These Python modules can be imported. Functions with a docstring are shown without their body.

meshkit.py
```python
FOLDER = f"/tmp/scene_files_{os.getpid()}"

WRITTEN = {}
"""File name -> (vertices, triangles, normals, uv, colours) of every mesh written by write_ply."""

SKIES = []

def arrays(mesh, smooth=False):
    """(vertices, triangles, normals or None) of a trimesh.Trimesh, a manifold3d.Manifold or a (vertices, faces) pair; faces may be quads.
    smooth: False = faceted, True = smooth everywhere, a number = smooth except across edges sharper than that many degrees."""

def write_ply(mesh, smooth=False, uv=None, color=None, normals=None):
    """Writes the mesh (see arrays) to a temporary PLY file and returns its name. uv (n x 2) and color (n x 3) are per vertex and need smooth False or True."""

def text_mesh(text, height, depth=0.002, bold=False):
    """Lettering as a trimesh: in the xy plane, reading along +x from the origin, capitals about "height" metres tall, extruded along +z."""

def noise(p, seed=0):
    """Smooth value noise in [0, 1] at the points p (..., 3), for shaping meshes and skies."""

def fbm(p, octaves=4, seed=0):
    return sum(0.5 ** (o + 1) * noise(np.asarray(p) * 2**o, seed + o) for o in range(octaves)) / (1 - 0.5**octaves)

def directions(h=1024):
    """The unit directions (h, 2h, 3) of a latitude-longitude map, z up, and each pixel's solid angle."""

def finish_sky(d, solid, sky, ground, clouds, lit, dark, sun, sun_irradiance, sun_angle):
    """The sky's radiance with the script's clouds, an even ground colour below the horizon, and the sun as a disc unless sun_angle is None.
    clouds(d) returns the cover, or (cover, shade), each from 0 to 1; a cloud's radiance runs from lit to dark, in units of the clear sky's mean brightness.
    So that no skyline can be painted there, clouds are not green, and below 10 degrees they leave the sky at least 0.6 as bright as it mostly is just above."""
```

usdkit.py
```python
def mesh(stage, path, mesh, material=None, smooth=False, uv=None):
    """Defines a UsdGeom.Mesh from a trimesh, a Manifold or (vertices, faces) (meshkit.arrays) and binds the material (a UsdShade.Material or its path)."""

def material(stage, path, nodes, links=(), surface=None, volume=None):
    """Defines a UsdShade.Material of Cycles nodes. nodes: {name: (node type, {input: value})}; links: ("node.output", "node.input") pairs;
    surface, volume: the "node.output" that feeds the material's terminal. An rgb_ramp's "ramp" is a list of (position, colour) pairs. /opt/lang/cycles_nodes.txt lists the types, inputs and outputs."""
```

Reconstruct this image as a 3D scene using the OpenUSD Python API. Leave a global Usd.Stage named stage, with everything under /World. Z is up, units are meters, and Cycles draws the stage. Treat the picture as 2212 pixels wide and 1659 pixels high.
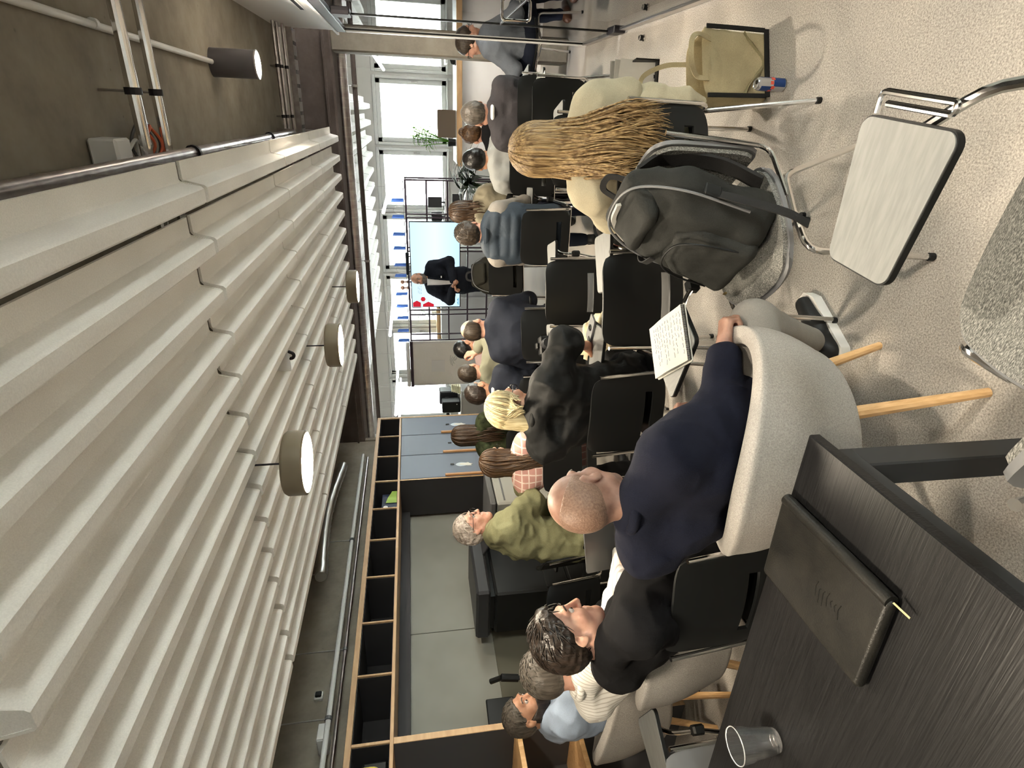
import math, random
import numpy as np, trimesh, manifold3d, usdkit, meshkit
from manifold3d import Manifold, CrossSection
from pxr import Usd, UsdGeom, UsdLux, UsdShade, Gf, Sdf, Vt

stage = Usd.Stage.CreateInMemory()
UsdGeom.Xform.Define(stage, '/World')
UsdGeom.Scope.Define(stage, '/World/Looks')
RNG = np.random.default_rng(7)
random.seed(7)

# ------------------------------------------------------------------ camera, sky, exposure
F_PX, EYE = 1227.0, (0.0, 0.0, 1.62)
YAW, PITCH, ROLL = (math.radians(a) for a in (25.85, 9.30, 2.07))
fwd = np.array([-math.sin(YAW) * math.cos(PITCH), math.cos(YAW) * math.cos(PITCH), -math.sin(PITCH)])
r0 = np.array([math.cos(YAW), math.sin(YAW), 0.0])
d0 = np.cross(fwd, r0)
cam_r = math.cos(ROLL) * r0 + math.sin(ROLL) * d0
cam_d = -math.sin(ROLL) * r0 + math.cos(ROLL) * d0
cam = UsdGeom.Camera.Define(stage, '/World/view_camera')
# the phone was held on its side: the picture's right is the room's down
cam.AddTransformOp().Set(Gf.Matrix4d(*cam_d, 0, *cam_r, 0, *(-fwd), 0, *EYE, 1))
cam.CreateHorizontalApertureAttr(36.0)
cam.CreateFocalLengthAttr(F_PX * 36.0 / 2212)
cam.CreateClippingRangeAttr(Gf.Vec2f(0.05, 500))
cam.CreateExposureAttr(2.0)

LAMP, SPOT, TUBE, SKY = 56.0, 560.0, 3.6, 2.8
dome = UsdLux.DomeLight.Define(stage, '/World/sky')
dome.CreateIntensityAttr(SKY)
dome.CreateColorAttr(Gf.Vec3f(1.0, 0.985, 0.96))

# ------------------------------------------------------------------ helpers: scene
used = {}
def numbered(path):
    n = used.get(path, 0)
    used[path] = n + 1
    return path if n == 0 else f'{path}_{n:03d}'

def tag(o, label=None, cat=None, group=None, kind=None):
    p = o.GetPrim() if hasattr(o, 'GetPrim') else o
    for k, v in (('label', label), ('category', cat), ('group', group), ('kind', kind)):
        if v:
            p.SetCustomDataByKey(k, v)
    return p

def thing(name, label, cat, loc=(0, 0, 0), rz=0.0, group=None, kind=None):
    x = UsdGeom.Xform.Define(stage, numbered('/World/' + name))
    x.AddTranslateOp().Set(Gf.Vec3d(*map(float, loc)))
    if rz:
        x.AddRotateZOp().Set(float(rz))
    return tag(x, label, cat, group, kind)

def part(parent, name, mesh, m, smooth=30, label=None):
    base = '/World' if parent is None else str(parent.GetPath())
    o = usdkit.mesh(stage, numbered(f'{base}/{name}'), mesh, M[m], smooth=smooth)
    if label:
        o.GetPrim().SetCustomDataByKey('label', label)
    return o.GetPrim()

def struct(name, mesh, m, smooth=30, label=None):
    return tag(part(None, name, mesh, m, smooth), label, kind='structure')

def single(name, mesh, m, label, cat, group=None, smooth=30, kind=None):
    return tag(part(None, name, mesh, m, smooth), label, cat, group, kind)

def dup(root, loc, rz, label, group=None):
    x = UsdGeom.Xform.Define(stage, numbered('/World/' + root.GetName().rstrip('0123456789').rstrip('_')))
    x.GetPrim().GetReferences().AddInternalReference(root.GetPath())
    x.ClearXformOpOrder()
    x.AddTranslateOp().Set(Gf.Vec3d(*map(float, loc)))
    r = x.AddRotateZOp() if not x.GetPrim().GetAttribute('xformOp:rotateZ') else UsdGeom.XformOp(x.GetPrim().GetAttribute('xformOp:rotateZ'))
    r.Set(float(rz))
    x.SetXformOpOrder([UsdGeom.XformOp(x.GetPrim().GetAttribute('xformOp:translate')), r])
    x.GetPrim().SetInstanceable(True)
    return tag(x, label, root.GetCustomDataByKey('category'), group)

# ------------------------------------------------------------------ helpers: shapes
cat = lambda *ms: trimesh.util.concatenate([tm(m) for m in ms])
def tm(m):
    if isinstance(m, trimesh.Trimesh):
        return m
    v, f, _ = meshkit.arrays(m)
    return trimesh.Trimesh(v, f, process=False)

def box(x0, x1, y0, y1, z0, z1, c=0.0):
    """A box, its edges chamfered by c."""
    x0, x1, y0, y1, z0, z1 = min(x0, x1), max(x0, x1), min(y0, y1), max(y0, y1), min(z0, z1), max(z0, z1)
    if c <= 0:
        b = trimesh.creation.box((x1 - x0, y1 - y0, z1 - z0))
        b.apply_translation(((x0 + x1) / 2, (y0 + y1) / 2, (z0 + z1) / 2))
        return b
    c = min(c, (x1 - x0) / 2.1, (y1 - y0) / 2.1, (z1 - z0) / 2.1)
    p = []
    for X, sx in ((x0, 1), (x1, -1)):
        for Y, sy in ((y0, 1), (y1, -1)):
            for Z, sz in ((z0, 1), (z1, -1)):
                p += [(X, Y + sy * c, Z + sz * c), (X + sx * c, Y, Z + sz * c), (X + sx * c, Y + sy * c, Z)]
    return tm(Manifold.hull_points(np.array(p)))

def rbox(sx, sy, sz, r, seg=10):
    """A rounded box about the origin."""
    s = Manifold.sphere(r, seg)
    return tm(Manifold.batch_hull([s.translate((X * (sx / 2 - r), Y * (sy / 2 - r), Z * (sz / 2 - r))) for X in (-1, 1) for Y in (-1, 1) for Z in (-1, 1)]))

def move(m, t=(0, 0, 0), rz=0, rx=0, ry=0):
    m = tm(m).copy()
    R = trimesh.transformations.euler_matrix(math.radians(rx), math.radians(ry), math.radians(rz), 'sxyz')
    R[:3, 3] = t
    m.apply_transform(R)
    return m

def prism(poly, h, z0=0.0):
    """A polygon in xy raised by h."""
    poly = np.asarray(poly, float)
    if np.sum(poly[:, 0] * np.roll(poly[:, 1], -1) - poly[:, 1] * np.roll(poly[:, 0], -1)) < 0:
        poly = poly[::-1]
    return move(tm(CrossSection([poly]).extrude(h)), (0, 0, z0))

def rpoly(poly, r):
    """A polygon with its corners rounded."""
    poly = np.asarray(poly, float)
    if np.sum(poly[:, 0] * np.roll(poly[:, 1], -1) - poly[:, 1] * np.roll(poly[:, 0], -1)) < 0:
        poly = poly[::-1]
    return CrossSection([np.asarray(poly, float)]).offset(-r, manifold3d.JoinType.Miter).offset(r, manifold3d.JoinType.Round, 2.0, 24)

def rprism(poly, r, h, z0=0.0):
    return move(tm(rpoly(poly, r).extrude(h)), (0, 0, z0))

def lathe(profile, n=32):
    return trimesh.creation.revolve(np.asarray(profile, float), sections=n)

def spline(pts, n=8):
    """A smooth line through points."""
    p = np.asarray(pts, float)
    q = np.vstack([2 * p[0] - p[1], p, 2 * p[-1] - p[-2]])
    out = []
    for i in range(1, len(q) - 2):
        for t in np.linspace(0, 1, n, endpoint=False):
            a, b, c, d = q[i - 1:i + 3]
            out.append(.5 * (2 * b + (c - a) * t + (2 * a - 5 * b + 4 * c - d) * t * t + (3 * b - a - 3 * c + d) * t ** 3))
    return np.array(out + [p[-1]])

def bend(pts, r=0.03, n=5):
    """A polyline with rounded corners."""
    p = [np.asarray(x, float) for x in pts]
    out = [p[0]]
    for a, b, c in zip(p, p[1:], p[2:]):
        u, w = a - b, c - b
        lu, lw = np.linalg.norm(u), np.linalg.norm(w)
        k = min(r, lu * .45, lw * .45)
        s, e = b + u / lu * k, b + w / lw * k
        for t in np.linspace(0, 1, n):
            out.append((1 - t) ** 2 * s + 2 * t * (1 - t) * b + t * t * e)
    return np.array(out + [p[-1]])

def tube(pts, r, sides=8, cap=True):
    """A round bar along points; r a number or one per point."""
    p = np.asarray(pts, float)
    n = len(p)
    r = np.broadcast_to(np.asarray(r, float), (n,))
    t = np.gradient(p, axis=0)
    t /= np.linalg.norm(t, axis=1, keepdims=True) + 1e-12
    a = np.cross(t[0], (0, 0, 1.) if abs(t[0, 2]) < .9 else (1., 0, 0))
    fr = []
    for k in range(n):
        a = a - t[k] * (a @ t[k])
        a /= np.linalg.norm(a) + 1e-12
        fr.append((a, np.cross(t[k], a)))
    ang = np.arange(sides) * 2 * np.pi / sides
    v = np.array([p[k] + r[k] * (np.cos(ang)[:, None] * fr[k][0] + np.sin(ang)[:, None] * fr[k][1]) for k in range(n)]).reshape(-1, 3)
    i, j = np.meshgrid(np.arange(n - 1), np.arange(sides), indexing='ij')
    q = np.stack([i * sides + j, i * sides + (j + 1) % sides, (i + 1) * sides + (j + 1) % sides, (i + 1) * sides + j], -1).reshape(-1, 4)
    f = np.vstack([q[:, [0, 1, 2]], q[:, [0, 2, 3]]])
    if cap:
        v = np.vstack([v, p[0], p[-1]])
        j = np.arange(sides)
        f = np.vstack([f, np.stack([np.full(sides, n * sides), (j + 1) % sides, j], 1),
                       np.stack([np.full(sides, n * sides + 1), (n - 1) * sides + j, (n - 1) * sides + (j + 1) % sides], 1)])
    return trimesh.Trimesh(v, f, process=False)

def ribbon(pts, up, w, th):
    """A flat strap along points: w wide across the direction up x tangent, th thick."""
    p = np.asarray(pts, float)
    t = np.gradient(p, axis=0)
    t /= np.linalg.norm(t, axis=1, keepdims=True) + 1e-12
    up = np.broadcast_to(np.asarray(up, float), p.shape)
    s = np.cross(t, up)
    s /= np.linalg.norm(s, axis=1, keepdims=True) + 1e-12
    u = np.cross(s, t)
    v = np.stack([p + s * w / 2 + u * th / 2, p - s * w / 2 + u * th / 2, p - s * w / 2 - u * th / 2, p + s * w / 2 - u * th / 2], 1).reshape(-1, 3)
    n = len(p)
    f = []
    for i in range(n - 1):
        for j in range(4):
            a, b = i * 4 + j, i * 4 + (j + 1) % 4
            f += [(a, b, b + 4), (a, b + 4, a + 4)]
    f += [(0, 2, 1), (0, 3, 2), (4 * n - 4, 4 * n - 3, 4 * n - 2), (4 * n - 4, 4 * n - 2, 4 * n - 1)]
    m = trimesh.Trimesh(v, np.array(f), process=False)
    m.fix_normals()
    return m

def sheet(P, th, mask=None, N=None):
    """A grid of points (nu, nv, 3) as a plate th thick; mask (nu-1, nv-1) drops cells."""
    P = np.asarray(P, float)
    nu, nv = P.shape[:2]
    if N is None:
        N = np.cross(np.gradient(P, axis=0), np.gradient(P, axis=1))
        N /= np.linalg.norm(N, axis=2, keepdims=True) + 1e-12
    v = np.concatenate([(P + N * th / 2).reshape(-1, 3), (P - N * th / 2).reshape(-1, 3)])
    k = nu * nv
    mask = np.ones((nu - 1, nv - 1), bool) if mask is None else mask
    f = []
    idx = lambda i, j: i * nv + j
    for i in range(nu - 1):
        for j in range(nv - 1):
            if not mask[i, j]:
                continue
            a, b, c, d = idx(i, j), idx(i + 1, j), idx(i + 1, j + 1), idx(i, j + 1)
            f += [(a, b, c), (a, c, d), (k + a, k + c, k + b), (k + a, k + d, k + c)]
            for (p, q, di, dj) in ((a, b, 0, -1), (b, c, 1, 0), (c, d, 0, 1), (d, a, -1, 0)):
                ii, jj = i + di, j + dj
                if not (0 <= ii < nu - 1 and 0 <= jj < nv - 1) or not mask[ii, jj]:
                    f += [(p, k + p, q), (q, k + p, k + q)]
    m = trimesh.Trimesh(v, np.array(f), process=False)
    m.remove_unreferenced_vertices()
    return m

# ------------------------------------------------------------------ helpers: bodies as blended round shapes
def surface_net(Fd, o, h):
    """The zero surface of a sampled field as a closed mesh of quads."""
    ins = Fd < 0
    nx, ny, nz = Fd.shape
    c = [ins[i:nx - 1 + i, j:ny - 1 + j, k:nz - 1 + k] for i in (0, 1) for j in (0, 1) for k in (0, 1)]
    cnt = sum(x.astype(np.int8) for x in c)
    cells = np.argwhere((cnt > 0) & (cnt < 8))
    num = np.full((nx - 1, ny - 1, nz - 1), -1, np.int64)
    num[tuple(cells.T)] = np.arange(len(cells))
    acc, n = np.zeros((len(cells), 3)), np.zeros(len(cells))
    corners = np.array([(i, j, k) for i in (0, 1) for j in (0, 1) for k in (0, 1)])
    val = [Fd[tuple((cells + q).T)] for q in corners]
    for a in range(8):
        for b in range(a + 1, 8):
            if np.abs(corners[a] - corners[b]).sum() != 1:
                continue
            va, vb = val[a], val[b]
            x = (va < 0) != (vb < 0)
            t = np.where(x, va / np.where(x, va - vb, 1), 0)
            acc += np.where(x[:, None], corners[a] + t[:, None] * (corners[b] - corners[a]), 0)
            n += x
    v = (cells + acc / n[:, None]) * h + o
    faces = []
    for ax in range(3):
        u, w = (ax + 1) % 3, (ax + 2) % 3
        lo = [slice(1, -1)] * 3
        lo[ax] = slice(0, -1)
        hi = list(lo)
        hi[ax] = slice(1, None)
        A, B = ins[tuple(lo)], ins[tuple(hi)]
        e = np.argwhere(A != B)
        if not len(e):
            continue
        flip = A[tuple(e.T)]
        off = np.array([1, 1, 1])
        off[ax] = 0
        g = e + off
        du, dw = np.eye(3, dtype=int)[u], np.eye(3, dtype=int)[w]
        q = [num[tuple((g - s).T)] for s in (du + dw, dw, 0 * du, du)]
        q = np.stack(q, 1)
        q[~flip] = q[~flip][:, ::-1]
        faces.append(q)
    q = np.vstack(faces)
    return trimesh.Trimesh(v, np.vstack([q[:, [0, 1, 2]], q[:, [0, 2, 3]]]), process=False)

class Blend:
    def __init__(s):
        s.p = []
    def cone(s, a, b, ra, rb, k=.02):
        s.p.append(('c', np.asarray(a, float), np.asarray(b, float), ra, rb, k)); return s
    def ball(s, c, r, k=.02):
        return s.cone(c, c, r, r, k)
    def ell(s, c, r, R=None, k=.02):
        s.p.append(('e', np.asarray(c, float), np.asarray(r, float), np.eye(3) if R is None else R, k)); return s
    def cut(s, c, r, k=.01):
        s.p.append(('s', np.asarray(c, float), r, k)); return s
    def chain(s, pts, rs, k=.02):
        for a, b, x, y in zip(pts, pts[1:], rs, rs[1:]):
            s.cone(a, b, x, y, k)
        return s
    def build(s, h, grow=0.0, clips=()):
        lo, hi = np.full(3, 9e9), np.full(3, -9e9)
        for q in s.p:
            if q[0] == 'c':
                for c, r in ((q[1], q[3]), (q[2], q[4])):
                    lo, hi = np.minimum(lo, c - r), np.maximum(hi, c + r)
            elif q[0] == 'e':
                lo, hi = np.minimum(lo, q[1] - q[2].max()), np.maximum(hi, q[1] + q[2].max())
        lo, hi = lo - grow - 3 * h - .015, hi + grow + 3 * h + .015
        n = np.ceil((hi - lo) / h).astype(int) + 1
        ax = [(lo[i] + h * np.arange(n[i])).astype(np.float32) for i in range(3)]
        Fd = np.full(n, .25, np.float32)
        for q in s.p:
            k = q[-1]
            m = 2 * h + k + grow + .012
            if q[0] == 'c':
                l, u = np.minimum(q[1] - q[3], q[2] - q[4]) - m, np.maximum(q[1] + q[3], q[2] + q[4]) + m
            elif q[0] == 'e':
                l, u = q[1] - q[2].max() - m, q[1] + q[2].max() + m
            else:
                l, u = q[1] - q[2] - m, q[1] + q[2] + m
            i0 = np.clip(np.floor((l - lo) / h).astype(int), 0, n)
            i1 = np.clip(np.ceil((u - lo) / h).astype(int) + 1, 0, n)
            sl = tuple(slice(a, b) for a, b in zip(i0, i1))
            X, Y, Z = (ax[i][sl[i]] for i in range(3))
            if 0 in (len(X), len(Y), len(Z)):
                continue
            if q[0] == 'c':
                a, ba = q[1], q[2] - q[1]
                L = float(ba @ ba)
                px, py, pz = X[:, None, None] - np.float32(a[0]), Y[None, :, None] - np.float32(a[1]), Z[None, None, :] - np.float32(a[2])
                if L > 1e-12:
                    t = np.clip((px * np.float32(ba[0]) + py * np.float32(ba[1]) + pz * np.float32(ba[2])) / np.float32(L), 0, 1)
                    d = np.sqrt((px - t * np.float32(ba[0])) ** 2 + (py - t * np.float32(ba[1])) ** 2 + (pz - t * np.float32(ba[2])) ** 2) - (q[3] + (q[4] - q[3]) * t)
                else:
                    d = np.sqrt(px ** 2 + py ** 2 + pz ** 2) - q[3]
            elif q[0] == 'e':
                c, r, R = q[1:4]
                px, py, pz = X[:, None, None] - np.float32(c[0]), Y[None, :, None] - np.float32(c[1]), Z[None, None, :] - np.float32(c[2])
                l3 = [px * np.float32(R[0, i]) + py * np.float32(R[1, i]) + pz * np.float32(R[2, i]) for i in range(3)]
                k0 = np.sqrt(sum((l3[i] / np.float32(r[i])) ** 2 for i in range(3)))
                k1 = np.sqrt(sum((l3[i] / np.float32(r[i] ** 2)) ** 2 for i in range(3)))
                d = k0 * (k0 - 1) / np.maximum(k1, 1e-6)
            else:
                c = q[1]
                d = q[2] - np.sqrt((X[:, None, None] - np.float32(c[0])) ** 2 + (Y[None, :, None] - np.float32(c[1])) ** 2 + (Z[None, None, :] - np.float32(c[2])) ** 2)
            G = Fd[sl]
            if q[0] == 's':
                t = np.clip(.5 - .5 * (G - d) / k, 0, 1)
                Fd[sl] = G + (d - G) * t + k * t * (1 - t)
            else:
                t = np.clip(.5 + .5 * (G - d) / k, 0, 1)
                Fd[sl] = G + (d - G) * t - k * t * (1 - t)
        Fd -= grow
        if clips:
            X, Y, Z = np.meshgrid(*ax, indexing='ij')
            for c in clips:
                Fd = np.maximum(Fd, c(X, Y, Z).astype(np.float32))
        for i in range(3):
            e = [slice(None)] * 3
            for w in (0, -1):
                e[i] = w
                Fd[tuple(e)] = np.maximum(Fd[tuple(e)], h)
        return surface_net(Fd, lo, h)

def wrinkle(m, amp, scale, seed=0, stretch=(1, 1, 1), ridge=0.0):
    v = np.array(m.vertices)
    n = m.vertex_normals
    q = v * scale * np.asarray(stretch) + seed * 7.3
    d = meshkit.fbm(q, 3, seed) - .5
    if ridge:
        d = d - ridge * (np.abs(meshkit.noise(q * 1.3, seed + 9) - .5) * 2 - .3)
    return trimesh.Trimesh(v + n * (amp * 2 * d)[:, None], m.faces, process=False)

def puffy(balls, length=.016, smooth=12):
    """A stuffed shape: the hull of balls (centre, radius), evenly meshed and softened."""
    m = Manifold.batch_hull([Manifold.sphere(r, 16).translate(tuple(map(float, c))) for c, r in balls]).refine_to_length(length)
    m = tm(m)
    trimesh.smoothing.filter_taubin(m, .5, .53, smooth)
    return m

# ------------------------------------------------------------------ materials
M = {}
def mat(name, nodes, links=(), surface='p.BSDF'):
    M[name] = usdkit.material(stage, '/World/Looks/' + name, nodes, links, surface)
    return name
def plain(name, col, rough=.5, metal=0., **kw):
    if max(col) < .06 and not metal:
        kw.setdefault('specular_ior_level', .32)
    return mat(name, {'p': ('principled_bsdf', dict(base_color=col, roughness=rough, metallic=metal, **kw))})
def mix2(a, k):
    return tuple(max(0, min(1, x * k)) for x in a)
def fabric(name, col, scale=300, var=.25, bump=.3, rough=.9, big=8, bigvar=.08, sheen=.0, stretch=(1, 1, 1), detail=3, dist=.002):
    """Cloth: a fine weave of tone and relief, and a slow unevenness."""
    return mat(name, {
        't': ('texture_coordinate', {}), 'mp': ('mapping', {'scale': stretch}),
        'n': ('noise_texture', {'scale': scale, 'detail': detail, 'roughness': .6}),
        'r': ('rgb_ramp', {'ramp': [(.3, mix2(col, 1 - var)), (.7, mix2(col, 1 + var))]}),
        'n2': ('noise_texture', {'scale': big, 'detail': 2}),
        'r2': ('rgb_ramp', {'ramp': [(.35, (1 - bigvar,) * 3), (.65, (1 + bigvar * .5,) * 3)]}),
        'm': ('mix', {'mix_type': 'multiply', 'fac': 1.0}),
        'b': ('bump', {'strength': bump, 'distance': dist}),
        'p': ('principled_bsdf', {'roughness': rough, 'sheen_weight': sheen, 'specular_ior_level': .22})},
        [('t.object', 'mp.vector'), ('mp.vector', 'n.vector'), ('n.fac', 'r.fac'), ('t.object', 'n2.vector'), ('n2.fac', 'r2.fac'), ('r.color', 'm.color1'), ('r2.color', 'm.color2'),
         ('m.color', 'p.base_color'), ('n.fac', 'b.height'), ('b.normal', 'p.normal')])
def wood(name, a, b, axis=(1, 12, 12), scale=6, rough=.45, bump=.1):
    return mat(name, {
        't': ('texture_coordinate', {}), 'mp': ('mapping', {'scale': axis}),
        'n': ('noise_texture', {'scale': scale, 'detail': 4, 'distortion': .6}),
        'r': ('rgb_ramp', {'ramp': [(.3, a), (.7, b)]}), 'b': ('bump', {'strength': bump, 'distance': .002}),
        'p': ('principled_bsdf', {'roughness': rough})},
        [('t.object', 'mp.vector'), ('mp.vector', 'n.vector'), ('n.fac', 'r.fac'), ('r.color', 'p.base_color'), ('n.fac', 'b.height'), ('b.normal', 'p.normal')])
def emit(name, col, s):
    return mat(name, {'p': ('emission', dict(color=col, strength=s))}, surface='p.emission')

emit('lamp_glow', (1, .86, .66), LAMP)
emit('spot_glow', (1, .87, .70), SPOT)
emit('tube_glow', (.97, .99, 1), TUBE)
# structure
mat('carpet', {'t': ('geometry', {}), 'n': ('noise_texture', {'scale': 170, 'detail': 4, 'roughness': .75}), 'r': ('rgb_ramp', {'ramp': [(.36, (.235, .215, .19)), (.5, (.41, .38, .345)), (.66, (.60, .565, .515))]}),
               'n2': ('noise_texture', {'scale': 2.2, 'detail': 3}), 'r2': ('rgb_ramp', {'ramp': [(.35, (.86, .86, .86)), (.65, (1.04, 1.03, 1.0))]}), 'm': ('mix', {'mix_type': 'multiply', 'fac': 1.0}),
               'b': ('bump', {'strength': .5, 'distance': .004}), 'p': ('principled_bsdf', {'roughness': .95})},
    [('t.position', 'n.vector'), ('n.fac', 'r.fac'), ('t.position', 'n2.vector'), ('n2.fac', 'r2.fac'), ('r.color', 'm.color1'), ('r2.color', 'm.color2'), ('m.color', 'p.base_color'), ('n.fac', 'b.height'), ('b.normal', 'p.normal')])
mat('concrete', {'t': ('geometry', {}), 'n': ('noise_texture', {'scale': 3.5, 'detail': 8, 'roughness': .65}), 'r': ('rgb_ramp', {'ramp': [(.3, (.19, .165, .13)), (.55, (.27, .24, .19)), (.75, (.33, .30, .25))]}),
                 'v': ('voronoi_texture', {'scale': 9}), 'rv': ('rgb_ramp', {'ramp': [(.0, (.45, .42, .4)), (.07, (1, 1, 1))]}), 'm': ('mix', {'mix_type': 'multiply', 'fac': .6}),
                 'b': ('bump', {'strength': .35, 'distance': .01}), 'p': ('principled_bsdf', {'roughness': .9})},
    [('t.position', 'n.vector'), ('t.position', 'v.vector'), ('n.fac', 'r.fac'), ('v.distance', 'rv.fac'), ('r.color', 'm.color1'), ('rv.color', 'm.color2'), ('m.color', 'p.base_color'), ('n.fac', 'b.height'), ('b.normal', 'p.normal')])
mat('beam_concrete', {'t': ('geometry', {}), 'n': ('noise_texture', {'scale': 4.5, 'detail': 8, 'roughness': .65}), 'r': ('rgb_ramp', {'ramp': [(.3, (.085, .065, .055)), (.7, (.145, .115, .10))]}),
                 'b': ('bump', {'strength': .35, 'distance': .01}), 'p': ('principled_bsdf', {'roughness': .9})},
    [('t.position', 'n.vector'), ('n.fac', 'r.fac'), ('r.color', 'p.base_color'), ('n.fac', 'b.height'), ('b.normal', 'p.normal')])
fabric('felt', (.87, .84, .79), scale=260, var=.06, bump=.15, big=3, bigvar=.05)
fabric('felt_white', (.60, .60, .59), scale=260, var=.04, bump=.1, big=3, bigvar=.03)
plain('white_paint', (.80, .79, .77), .6)
plain('window_white', (.60, .61, .59), .45)
plain('far_white', (.58, .57, .54), .6)
plain('wall_grey', (.42, .42, .41), .8)
plain('facade', (.86, .87, .86), .9)
plain('facade_dark', (.45, .50, .55), .4)
mat('pane', {'f': ('fresnel', {'IOR': 1.45}), 'a': ('transparent_bsdf', {'color': (.93, .97, .95)}), 'g': ('glossy_bsdf', {'color': (.9, .9, .9), 'roughness': 0.0}), 'm': ('mix_closure', {})},
    [('f.fac', 'm.fac'), ('a.BSDF', 'm.closure1'), ('g.BSDF', 'm.closure2')], 'm.closure')
mat('door_pane', {'f': ('fresnel', {'IOR': 1.5}), 'a': ('transparent_bsdf', {'color': (.86, .895, .88)}), 'g': ('glossy_bsdf', {'color': (.95, .95, .95), 'roughness': 0.0}), 'm': ('mix_closure', {})},
    [('f.fac', 'm.fac'), ('a.BSDF', 'm.closure1'), ('g.BSDF', 'm.closure2')], 'm.closure')
mat('clear_plastic', {'f': ('fresnel', {'IOR': 1.45}), 'a': ('transparent_bsdf', {'color': (.97, .97, .97)}), 'g': ('glossy_bsdf', {'color': (1, 1, 1), 'roughness': 0.12}), 'm': ('mix_closure', {}), 'd': ('diffuse_bsdf', {'color': (.8, .8, .8)}), 'm2': ('mix_closure', {'fac': .028})},
    [('f.fac', 'm.fac'), ('a.BSDF', 'm.closure1'), ('g.BSDF', 'm.closure2'), ('m.closure', 'm2.closure1'), ('d.BSDF', 'm2.closure2')], 'm2.closure')
plain('clear_ridge', (.75, .76, .75), .25)
# metals, plastics, woods
plain('chrome', (.78, .77, .76), .12, 1.0)
plain('steel', (.55, .53, .52), .32, 1.0)
mat('galvanised', {'t': ('geometry', {}), 'n': ('noise_texture', {'scale': 14, 'detail': 3}), 'r': ('rgb_ramp', {'ramp': [(.35, (.50, .45, .46)), (.65, (.70, .66, .66))]}), 'p': ('principled_bsdf', {'metallic': 1.0, 'roughness': .28})},
    [('t.position', 'n.vector'), ('n.fac', 'r.fac'), ('r.color', 'p.base_color')])
plain('foil', (.75, .75, .74), .3, 1.0)
plain('gold', (.75, .6, .3), .25, 1.0)
plain('black_plastic', (.0065, .0073, .0075), .45)
plain('black_metal', (.02, .018, .022), .45)
plain('grid_metal', (.045, .03, .04), .5)
plain('dark_plastic', (.028, .029, .032), .4)
plain('grey_plastic', (.14, .145, .15), .45)
plain('white_plastic', (.75, .75, .74), .4)
plain('printer_grey', (.36, .37, .34), .5)
plain('bronze_shade', (.20, .165, .11), .45, .2)
plain('spot_body', (.10, .095, .105), .5)
mat('tablet_top', {'t': ('texture_coordinate', {}), 'mp': ('mapping', {'scale': (2, 14, 1)}), 'n': ('noise_texture', {'scale': 9, 'detail': 4}), 'r': ('rgb_ramp', {'ramp': [(.35, (.185, .19, .185)), (.65, (.225, .23, .222))]}), 'p': ('principled_bsdf', {'roughness': .45})},
    [('t.object', 'mp.vector'), ('mp.vector', 'n.vector'), ('n.fac', 'r.fac'), ('r.color', 'p.base_color')])
wood('oak', (.62, .36, .15), (.80, .52, .26), axis=(10, 10, 1.2), scale=5)
wood('oak_edge', (.50, .31, .16), (.62, .41, .22), axis=(6, 1, 6), scale=5)
wood('counter_wood', (.40, .25, .12), (.58, .38, .20), axis=(1, 8, 8), scale=4)
wood('handle_wood', (.42, .20, .07), (.58, .30, .12), axis=(8, 8, 1), scale=5)
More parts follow.
